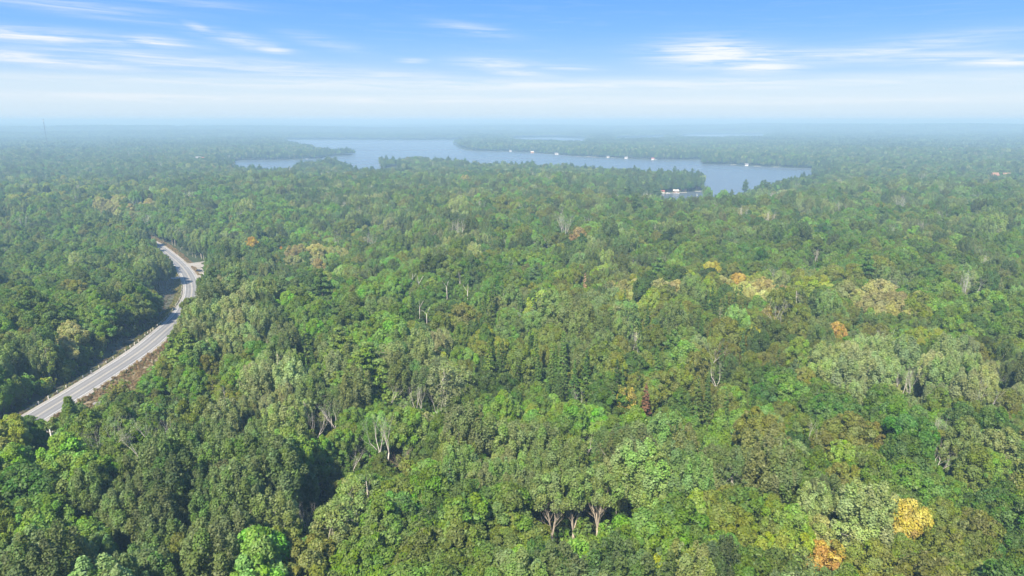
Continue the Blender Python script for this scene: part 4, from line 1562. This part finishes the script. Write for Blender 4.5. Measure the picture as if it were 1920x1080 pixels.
def where_label(items):
    """items: list of (index, px, py, base words) -> index: label, counted outwards from a landmark"""
    b = {}
    for (i, a, c_, base_) in items:
        L = min(LAND, key=lambda q: (q[1] - a) ** 2 + ((q[2] - c_) * 1.3) ** 2)
        dx, dy = a - L[1], (c_ - L[2]) * 1.3
        if abs(dx) > abs(dy):
            wrd = 'right of' if dx > 0 else 'left of'
        else:
            wrd = 'in front of' if dy > 0 else 'behind'
        b.setdefault((base_, wrd, L[0]), []).append((dx * dx + dy * dy, i))
    out = {}
    for (base_, wrd, l_), v in b.items():
        v.sort()
        for q, (_, i) in enumerate(v):
            o_ = ORD[min(q, len(ORD) - 1)]
            out[i] = ('%s %s %s' % (base_, wrd, l_)) if len(v) == 1 else ('%s, %s %s %s' % (base_, o_, wrd, l_))
    return out


def nearest(mask, count):
    ids = np.nonzero(mask & inview)[0]
    return ids[np.argsort(R_[ids])][:count]


single = np.zeros(n, bool)
groups = [(np.isin(SP, ['maple', 'cone_maple']), 290), (SP == 'oak', 230), (np.isin(SP, ['aspen', 'birch']), 290), (np.isin(SP, ['pine', 'spruce']), 120), (np.isin(SP, ['dead', 'snag']), 30)]
RMAX = 235.0
for mk, ct in groups:
    ids = nearest(mk & ((R_ < RMAX) | np.isin(SP, ['dead', 'snag'])), ct)
    single[ids] = True
sid = np.nonzero(single)[0]
labs = where_label([(int(i), float(px_[i]), float(py_[i]), (('grey ' if SP[i] in ('dead', 'snag') else CO[i] + ' ') + ('small ' if low[i] else '') + SPNAME[SP[i]])) for i in sid])
for i in sid:
    dead = SP[i] in ('dead', 'snag')
    plant(SP[i], int(PJ[i]), float(X[i]), float(Y[i]), float(Z[i]), (WID[i], WID[i], SC[i]), float(ROT[i]), None if dead else TI[i], labs[int(i)],
          'tree', {'maple': 'maples in the near canopy', 'cone_maple': 'maples in the near canopy', 'oak': 'oaks in the near canopy', 'aspen': 'aspens in the near canopy', 'birch': 'birches in the near canopy',
                   'pine': 'pines among the broadleaf trees', 'spruce': 'spruces among the broadleaf trees', 'dead': 'bare dead trees in the wood', 'snag': 'bare dead trees in the wood'}[SP[i]])
print('individual trees', len(sid))

rest = ~single
PROT = np.array([PROTO_IDX[s][j] for s, j in zip(SP, PJ)])


def sc_of(k, name, label):
    nn = int(k.sum())
    if not nn:
        return
    rot = np.zeros((nn, 3))
    rot[:, 2] = ROT[k]
    scatter(name, np.stack([X[k], Y[k], Z[k]], 1), PROT[k], rot, np.stack([WID[k], WID[k], SC[k]], 1), TI[k], label)


con = np.isin(SP, ['pine', 'spruce'])
ded = np.isin(SP, ['dead', 'snag'])
sc_of(rest & ~con & ~ded, 'broadleaf_forest', 'closed canopy of maples, oaks and aspens reaching to the lake')
sc_of(rest & con, 'conifer_forest', 'dark pines and spruces scattered through the wood')
sc_of(rest & ded, 'dead_branches', 'bare dead trees scattered through the far canopy')


# distant woods
def far_scatter(name, kind, r0, r1, sp, seed, label, tintc):
    x, y = grid_points(r0, r1, sp, 0.12, 47, seed)
    z, wd, *_ = ground(x, y)
    # on shores the patch must keep its half width from the water, unless it is small
    k = wd > sp * 0.30
    x, y, z, wd = x[k], y[k], z[k], wd[k]
    r = np.random.default_rng(seed)
    n = len(x)
    rot = np.zeros((n, 3))
    rot[:, 2] = r.integers(0, 4, n) * math.pi / 2 + r.uniform(-.2, .2, n)
    s = np.ones((n, 3)) * 1.0
    s[:, 2] = r.uniform(0.85, 1.2, n)
    edge = wd < sp * 0.75
    s[edge, :2] = 0.72
    pr = np.array(PROTO_IDX[kind])[r.integers(0, len(PROTO_IDX[kind]), n)]
    ti = np.vstack([jit_tint(tintc, r, 1, 0.10) for _ in range(n)]) * (1 + 0.12 * vnoise(x, y, 700, 5))[:, None]
    scatter(name, np.stack([x, y, z], 1), pr, rot, s, np.clip(ti, 0.01, .5), label)


far_scatter('lakeside_woods', 'grove', 2600, 6200, 38.0, 61, 'hazy unbroken woods around the far lake shores', (0.070, 0.105, 0.045))
far_scatter('distant_forest', 'woods', 6200, 29000, 150.0, 62, 'blue hazed forest reaching to the horizon', (0.068, 0.100, 0.048))

# undergrowth below and between the nearer trees, and along wood edges
x, y = grid_points(60, 430, 3.4, 0.45, seed=8)
z, wd, dR, sR, iR = ground(x, y)
yy = ROAD[iR, 1]
lim = np.where(sR > 0, clear_right(yy) - 1.0, clear_left(yy) - 1.5)
k = (wd > 1) & (dR > np.maximum(lim, 8.0))
for P_, wdt in ((SIDE, 5.5), (DRIVE, 3.0)):
    for q in P_:
        k &= np.hypot(x - q[0], y - q[1]) > wdt
x, y, z = x[k], y[k], z[k]
r = np.random.default_rng(44)
n_ = len(x)
pr = np.where(r.uniform(0, 1, n_) < 0.8, r.choice(PROTO_IDX['bush'], n_), r.choice(PROTO_IDX['sapling'], n_))
cset = [TINT[c] for c in ('mid green', 'dark green', 'olive green', 'dull grey green', 'bright green')]
ti = np.vstack([jit_tint(cset[q], r) for q in r.integers(0, 5, n_)])
rot = np.zeros((n_, 3))
rot[:, 2] = r.uniform(0, 6.28, n_)
s_ = r.uniform(0.7, 1.3, (n_, 1)) * np.ones((1, 3))
scatter('undergrowth', np.stack([x, y, z], 1), pr, rot, s_, ti, 'leafy undergrowth filling the gaps between the trees')

# weeds on the verges
def weeds(name, side, a, b_, num, cols, label, seed, ymax=620, sc=1.0):
    r = np.random.default_rng(seed)
    i = r.integers(2, len(ROAD) - 2, num)
    off = a + (b_ - a) * r.uniform(0, 1, num)
    p = ROAD[i] + ROAD_N[i] * (side * off)[:, None] + _t[i] * r.uniform(-2.2, 2.2, num)[:, None]
    z = ground(p[:, 0], p[:, 1])[0]
    kk = np.ones(num, bool)
    for P_, wdt in ((SIDE, 5.5), (DRIVE, 3.2)):
        for q in P_:
            kk &= np.hypot(p[:, 0] - q[0], p[:, 1] - q[1]) > wdt
    yy = ROAD[i, 1]
    if side > 0:
        kk &= (off < clear_right(yy) + 1) & ((off > 7.0) | (yy < 335) | (yy > 440))
    else:
        kk &= off < clear_left(yy) + 1
    p, z = p[kk], z[kk]
    m_ = len(p)
    c_ = np.array([cols[q] for q in r.integers(0, len(cols), m_)])
    ti = np.clip(c_ * (1 + r.normal(size=(m_, 1)) * .18), .01, .8)
    rot = np.zeros((m_, 3))
    rot[:, 2] = r.uniform(0, 6.28, m_)
    scatter(name, np.stack([p[:, 0], p[:, 1], z], 1), r.choice(PROTO_IDX['tuft'], m_), rot, sc * r.uniform(0.6, 1.3, (m_, 1)) * np.ones((1, 3)), ti, label)


weeds('roadside_grass', -1, 5.4, 9.4, 5200, [(0.24, 0.23, 0.07), (0.17, 0.19, 0.05), (0.28, 0.22, 0.09), (0.13, 0.17, 0.04)], 'dry grass tufts along the left verge', 71, sc=0.75)
weeds('roadside_weeds', 1, 5.4, 19, 11000, [(0.32, 0.23, 0.14), (0.38, 0.30, 0.20), (0.26, 0.19, 0.10), (0.25, 0.24, 0.10), (0.30, 0.21, 0.12)], 'rust brown weeds on the bank right of the road', 72)
weeds('ditch_grass', -1, 9.0, 24, 2600, [(0.13, 0.11, 0.09), (0.10, 0.12, 0.05), (0.17, 0.12, 0.09)], 'sparse dull grass in the ditch left of the road', 73, sc=0.8)

# ------------------------------------------------------------------ things along the road
def rock_mesh(seed, sx, sy, sz):
    import bmesh
    bm = bmesh.new()
    bmesh.ops.create_icosphere(bm, subdivisions=2, radius=1)
    r = np.random.default_rng(seed)
    for v in bm.verts:
        v.co *= 1 + 0.22 * r.normal()
        v.co = Vector((v.co.x * sx, v.co.y * sy, v.co.z * sz))
    me = bpy.data.meshes.new('rock')
    bm.to_mesh(me)
    bm.free()
    me.materials.append(M_ROCK)
    return me


for q, (px, py, s_, lab) in enumerate([(184, 757, 1.5, 'grey boulder on the weedy bank below the road'), (181, 761, .9, 'smaller rock leaning against the boulder below the road'), (224, 733, 1.1, 'pale rock by the small bush on the weedy bank')]):
    x, y = at(px, py, 4)
    o = obj('rock', rock_mesh(q, s_, s_ * .8, s_ * .7))
    o.location = (x, y, gz(x, y) + s_ * 0.35)
    tag(o, lab, 'rock', 'rocks on the road bank')


def wheel(parent, x, y, r_=0.33, w_=0.22):
    t_ = MB().tube([(x, y - w_ / 2, r_), (x, y + w_ / 2, r_)], r_, 14).build('wheel', M_TYRE, parent)
    MB().tube([(x, y - w_ / 2 - 0.012, r_), (x, y + w_ / 2 + 0.012, r_)], r_ * 0.58, 10).build('rim', M_STEEL, t_)


def make_car(x, y, z, rz):
    c = thing('parked_car', (x, y, z), rz, 'dark blue hatchback parked on the gravel by the side road junction', 'car')
    # side profile, lofted across the width with tumblehome
    prof = [(-2.15, .30), (-2.2, .62), (-2.08, .92), (-1.85, 1.02), (-1.45, 1.42), (-0.6, 1.50), (0.25, 1.46), (0.95, 1.05), (1.85, 0.90), (2.12, 0.70), (2.18, .42), (2.1, .26)]
    def loft(prof, ws):
        V, F = [], []
        n = len(prof)
        for k, (sgn, ins) in enumerate(ws):
            for (a, b_) in prof:
                narrow = max(0.0, b_ - 0.92) * 0.35
                V.append((a, sgn * (0.88 - ins - narrow), b_ if ins == 0 else 0.26 + (b_ - 0.26) * (1.0)))
        for k in range(len(ws) - 1):
            for i in range(n):
                j = (i + 1) % n
                F.append((k * n + i, k * n + j, (k + 1) * n + j, (k + 1) * n + i))
        F.append(tuple(range(n)))
        F.append(tuple((len(ws) - 1) * n + i for i in range(n - 1, -1, -1)))
        return V, F
    Vc, Fc = loft(prof, [(-1, 0), (-1, 0.14), (1, 0.14), (1, 0)])
    MB().add(Vc, Fc).build('body', M_CAR, c)
    # glass: side windows, windscreen, rear window, set proud by 6 mm
    def yw(b_):
        return 0.88 - max(0, b_ - 0.92) * 0.35 + 0.006
    for sgn in (-1, 1):
        for (a0, a1, t0, t1) in ((-1.35, -0.62, -1.2, -0.62), (-0.54, 0.62, -0.54, 0.22)):
            V = [(a0, sgn * yw(1.02), 1.04), (a1, sgn * yw(1.02), 1.04), (t1, sgn * yw(1.40), 1.40), (t0, sgn * yw(1.40), 1.40)]
            MB().add(V, [(0, 1, 2, 3)]).build('side_window', M_GLASS, c)
        MB().box((2.14, sgn * 0.62, 0.68), (0.12, 0.34, 0.14)).build('headlight', M_LAMP, c)
        MB().box((-2.16, sgn * 0.68, 0.82), (0.10, 0.22, 0.22)).build('tail_light', M_RED, c)
        MB().box((0.62, sgn * 0.98, 1.05), (0.14, 0.18, 0.12)).build('door_mirror', M_CAR, c)
    MB().add([(0.92, -.74, 1.085), (0.92, .74, 1.085), (0.30, .64, 1.455), (0.30, -.64, 1.455)], [(0, 1, 2, 3)]).build('windscreen', M_GLASS, c)
    MB().add([(-1.84, -.72, 1.05), (-1.84, .72, 1.05), (-1.49, .64, 1.40), (-1.49, -.64, 1.40)], [(3, 2, 1, 0)]).build('rear_window', M_GLASS, c)
    for a in (-1.35, 1.38):
        for b_ in (-0.80, 0.80):
            wheel(c, a, b_)
    return c


x, y = at(373.5, 508.5, -11.5)
d_ = road_info(np.array([x]), np.array([y]))
make_car(x, y, float(ROAD_Z[d_[2][0]]) + 0.06, math.radians(20))

# white board on posts behind the car
x, y = at(383, 512, -10.5)
sg = thing('roadside_board', (x, y, gz(x, y)), math.radians(0), 'low blank white board on two posts behind the parked car', 'sign')
MB().box((0, 0, 1.3), (2.6, 0.06, 0.9)).build('panel', M_WHITE, sg)
for a in (-1.0, 1.0):
    MB().box((a, 0.08, 0.8), (0.1, 0.1, 1.7)).build('post', M_WOOD, sg)

# utility pole with two wires
px0, py0 = at(95, 856, 3)
zp = gz(px0, py0)
# stands so that its head shows at (93, 808)
xq, yq = at(94, 812, zp + 9.5)
zp = gz(xq, yq)
up = thing('utility_pole', (xq, yq, zp), 0.0, 'pale grey wooden utility pole in the gap before the road', 'pole')
MB().tube([(0.5, 0, -0.6), (0.25, 0, 5), (0, 0, 10)], [0.17, 0.15, 0.12], 8).build('pole', M_POST, up, True)
MB().box((0, 0, 9.3), (1.6, 0.1, 0.12)).build('crossarm', M_WOOD, up)
for a in (-0.7, 0.7):
    MB().tube([(a, 0, 9.36), (a, 0, 9.6)], 0.05, 6).build('insulator', M_WHITE, up)
xe, ye = at(300, 905, 14)
for k, a in enumerate((-0.7, 0.7)):
    pts = []
    for i in range(15):
        f = i / 14
        pts.append((xq + a + (xe - xq) * f, yq + (ye - yq) * f, zp + 9.6 + (1.5) * f - 2.0 * 4 * f * (1 - f) * 0.5))
    o = MB().tube(pts, 0.02, 4).build('power_line', M_STEEL)
    tag(o, ('left' if k == 0 else 'right') + ' hand thin wire running from the utility pole into the trees', 'wire', 'wires at the utility pole')
for (px, py, h_, lab) in ((80, 852, 5, 'short forked dead stub left of the utility pole'), (104, 848, 4.5, 'short curved dead stub right of the utility pole')):
    x, y = at(px, py, zp + h_ * .8)
    k = h_ / 13
    plant('snag', 1, x, y, gz(x, y), (k * 1.2, k * 1.2, k), 1.0, None, lab, 'tree', 'dead stubs beside the utility pole')

# ------------------------------------------------------------------ telecommunication mast far left
mx, my = ray(85, 250)[0] / ray(85, 250)[1] * 2400, 2400.0
mz = gz(mx, my)
Hm = 94.5 - mz
mt = thing('radio_mast', (mx, my, mz), 0, 'slender lattice radio mast rising above the far woods at left', 'radio mast')
wq = 1.3
legs = [(wq * math.cos(a), wq * math.sin(a)) for a in (0.5, 2.594, 4.689)]
for (a, b_) in legs:
    MB().tube([(a, b_, 0), (a * .6, b_ * .6, Hm)], 0.34, 4).build('leg', M_MAST, mt)
br = MB()
nb = 24
for k in range(nb):
    z0, z1 = Hm * k / nb, Hm * (k + 1) / nb
    for j in range(3):
        f0, f1 = 1 - .4 * k / nb, 1 - .4 * (k + 1) / nb
        a, c_ = legs[j], legs[(j + 1) % 3]
        br.tube([(a[0] * f0, a[1] * f0, z0), (c_[0] * f1, c_[1] * f1, z1)], 0.12, 3, cap=False)
br.build('bracing', M_MAST, mt)
MB().box((0, 0, Hm * .93), (2.4, 2.4, 3.0)).build('antenna', M_WHITE, mt)
for k in range(3):
    a = k * 2.094 + .5
    MB().tube([(0, 0, Hm * .8), (55 * math.cos(a), 55 * math.sin(a), 0)], 0.06, 3).build('guy_wire', M_STEEL, mt)


# ------------------------------------------------------------------ cottages, boathouses, docks and boats on the shores
def gable(w_, d_, h_, rise, over=0.5):
    """walls mesh and roof mesh, gable ends on +-X, base at z=0"""
    wl, rf = MB(), MB()
    hw, hd = w_ / 2, d_ / 2
    wl.add([(-hw, -hd, -0.5), (hw, -hd, -0.5), (hw, hd, -0.5), (-hw, hd, -0.5), (-hw, -hd, h_), (hw, -hd, h_), (hw, hd, h_), (-hw, hd, h_), (-hw, 0, h_ + rise), (hw, 0, h_ + rise)],
           [(0, 1, 5, 4), (2, 3, 7, 6), (3, 0, 4, 8, 7), (1, 2, 6, 9, 5), (0, 3, 2, 1)])
    t_ = 0.18
    e = over
    sl = rise / hd
    for sg_ in (-1, 1):
        y0, z0 = sg_ * (hd + e), h_ - e * sl
        V = [(-hw - e, y0, z0 + .03), (hw + e, y0, z0 + .03), (hw + e, 0, h_ + rise + .03), (-hw - e, 0, h_ + rise + .03)]
        V += [(a, b_, c_ + t_) for a, b_, c_ in V]
        rf.add(V, [(0, 3, 2, 1), (4, 5, 6, 7), (0, 1, 5, 4), (1, 2, 6, 5), (2, 3, 7, 6), (3, 0, 4, 7)])
    return wl, rf


def cottage(x, y, rz, w_, d_, h_, rise, mwall, mroof, label, name='cottage', cat='cottage', windows=3, z=None, group='buildings on the lake shore'):
    z = max(gz(x, y), LAKE + .4) if z is None else z
    c = thing(name, (x, y, z), rz, label, cat, group)
    wl, rf = gable(w_, d_, h_, rise)
    wl.build('wall', mwall, c)
    rf.build('roof', mroof, c)
    for k in range(windows):
        a = -w_ / 2 + (k + .5) * w_ / windows
        f = MB().box((a, -d_ / 2 - .03, h_ * .55), (min(1.6, w_ / windows * .6), .08, h_ * .45)).build('window', M_WHITE, c)
        MB().box((a, -d_ / 2 - .075, h_ * .55), (min(1.35, w_ / windows * .5), .03, h_ * .38)).build('pane', M_GLASS, f)
    MB().box((w_ / 2 + .04, 0, 1.05), (.06, 1.0, 2.1)).build('door', M_WOOD, c)
    return c


def dock(x, y, rz, l_, w_, label):
    c = thing('dock', (x, y, LAKE), rz, label, 'dock', 'docks on the lake')
    MB().box((0, 0, .55), (w_, l_, .18)).build('deck', M_POST, c)
    for a in (-1, 1):
        for b_ in (-1, 1):
            MB().box((a * (w_ / 2 - .2), b_ * (l_ / 2 - .3), .1), (.25, .25, 1.6)).build('pile', M_WOOD, c)
    return c


def boat(x, y, rz, l_, label, canopy=True):
    c = thing('motor_boat', (x, y, LAKE), rz, label, 'boat', 'boats on the lake')
    hw = l_ * .18
    out = [(-.5, .8), (-.2, 1), (.15, .95), (.38, .55), (.5, 0.03)]
    V, F = [], []
    ring = [(a * l_, b_ * hw) for a, b_ in out] + [(a * l_, -b_ * hw) for a, b_ in reversed(out)]
    n = len(ring)
    V += [(a * .92, b_ * .6, -.15) for a, b_ in ring] + [(a, b_, .75 + .25 * max(0, a / l_)) for a, b_ in ring]
    F = [(i, (i + 1) % n, n + (i + 1) % n, n + i) for i in range(n)] + [tuple(range(n - 1, -1, -1)), tuple(range(n, 2 * n))]
    MB().add(V, F).build('hull', M_WHITE, c)
    MB().box((0.08 * l_, 0, 1.05), (.06, hw * 1.5, .5)).build('windscreen', M_GLASS, c)
    if canopy:
        MB().box((-.1 * l_, 0, 1.95), (l_ * .35, hw * 1.7, .1)).build('canopy', M_WHITE, c)
    MB().box((-.5 * l_ - .2, 0, .7), (.4, .4, .9)).build('outboard_motor', M_TYRE, c)
    return c


def wat(px, py):
    return at(px, py, LAKE)


def shore(px, py, want):
    """the first point towards the camera from the pixel at which the shore distance has fallen to want"""
    p = at(px, py, LAKE) * 1.015
    u = p / np.linalg.norm(p)
    for _ in range(160):
        if float(water_sd(p[:1], p[1:])[0]) <= want:
            break
        p = p - u * 1.5
    return p


# cluster below the cottage point
x, y = shore(1267, 360.5, 1)
cottage(x, y, 0, 8, 6, 2.6, 1.6, M_BROWN, M_POST, 'brown boathouse with pale roof in the cove below the pines', 'boathouse', 'boathouse')
x, y = shore(1241, 361, 1)
cottage(x, y, .1, 7, 5, 2.4, 1.5, M_POST, M_ROOFR, 'pale boathouse with rust red roof at the left end of the cove', 'boathouse', 'boathouse')
x, y = shore(1281, 359, 9)
cottage(x, y, 0, 9, 7, 3, 2, M_BROWN, M_ROOFR, 'brown cottage with rust red roof half hidden behind the boathouse')
for (px, py, l_, w_, lab) in ((1255, 363, 3.5, 14, 'long pale dock left of the brown boathouse'), (1280, 361.8, 3.0, 13, 'pale dock right of the brown boathouse'), (1309, 359.5, 2.5, 9, 'small dock near the tip of the cove')):
    x, y = shore(px, py, -3)
    dock(x, y, 0, l_, w_, lab)
for (px, py, rz, l_, lab) in ((1252, 364.5, .2, 7, 'white boat moored at the long dock in the cove'), (1269, 364, -.3, 8, 'white canopied boat moored before the brown boathouse'), (1307, 366, 1.2, 6, 'white boat drifting at the right end of the cove')):
    x, y = shore(px, py, -8)
    boat(x, y, rz, l_, lab)
# far shores
for (px, py, w_, mw, mr, lab) in ((998, 285.5, 11, M_ORANGE, M_POST, 'orange cedar cottage with pale roof on the far shore'),
                                  (1044, 288.5, 13, M_WHITE, M_ROOFG, 'large white cottage on the far shore right of the orange one'),
                                  (1174, 296.3, 9, M_WHITE, M_ROOFG, 'white boathouse midway along the far right shore'),
                                  (1224, 298.5, 8, M_WHITE, M_ROOFR, 'small white boathouse with red roof near the shore step'),
                                  (1400, 309.0, 8, M_WHITE, M_ROOFG, 'white boathouse on the right hand far shore'),
                                  (1140, 295.0, 8, M_POST, M_ROOFG, 'pale boathouse left of the midway white one'),
                                  (957, 284.0, 8, M_WHITE, M_ROOFG, 'little white boathouse at the left of the far shore')):
    x, y = shore(px, py, 0)
    cottage(x, y, math.atan2(-x, y), w_, w_ * .6, 2.8, 1.8, mw, mr, lab, 'boathouse' if 'boathouse' in lab else 'cottage', 'boathouse' if 'boathouse' in lab else 'cottage', z=LAKE + .6)
for (px, py, w_, lab) in ((1103, 294.2, 18, 'pale dock left on the far right shore'), (1116, 294.6, 12, 'short pale dock beside the first one on the far shore'), (1150, 296.6, 14, 'dock below the pale boathouse on the far shore'),
                          (1375, 309.6, 14, 'pale dock left of the right hand white boathouse'), (1420, 311.5, 16, 'pale dock right of the right hand white boathouse'), (1455, 313.6, 14, 'last pale dock toward the lake end at right'),
                          (1085, 293.5, 12, 'lone small dock at the left of the far right shore')):
    x, y = shore(px, py, -5)
    dock(x, y, 0, 5, w_, lab)
for (px, py, rz, l_, lab) in ((863, 286, .1, 8, 'white motor boat out on the open lake'), (735, 316.5, .3, 9, 'white boat moored at the tip of the middle peninsula'), (742, 317.2, 0, 7, 'second white boat at the tip of the middle peninsula'),
                              (1230, 300.6, .2, 9, 'white boat off the small red roofed boathouse'), (575, 293.5, 0, 8, 'white boat by the left hand point')):
    x, y = shore(px, py, -8)
    boat(x, y, rz, l_, lab)
for (px, py, z_, w_, mw, mr, lab) in ((372, 296, -2, 12, M_WHITE, M_ROOFG, 'white house showing through the far left woods'), (381, 297, -2, 9, M_POST, M_ROOFR, 'pale house right beside the white one in the far left woods'),
                                      (1866, 327, 0, 10, M_ORANGE, M_BROWN, 'orange house showing in the woods at far right'), (1887, 327.5, 0, 12, M_ORANGE, M_BROWN, 'wide orange house rightmost in the far right woods')):
    x, y = at(px, py, z_)
    cottage(x, y, 0, w_, w_ * .6, 5, 4, mw, mr, lab, 'house', 'house', z=max(gz(x, y) + 1, z_ - 6), group='houses in the far woods')
print('objects', len(bpy.data.objects))
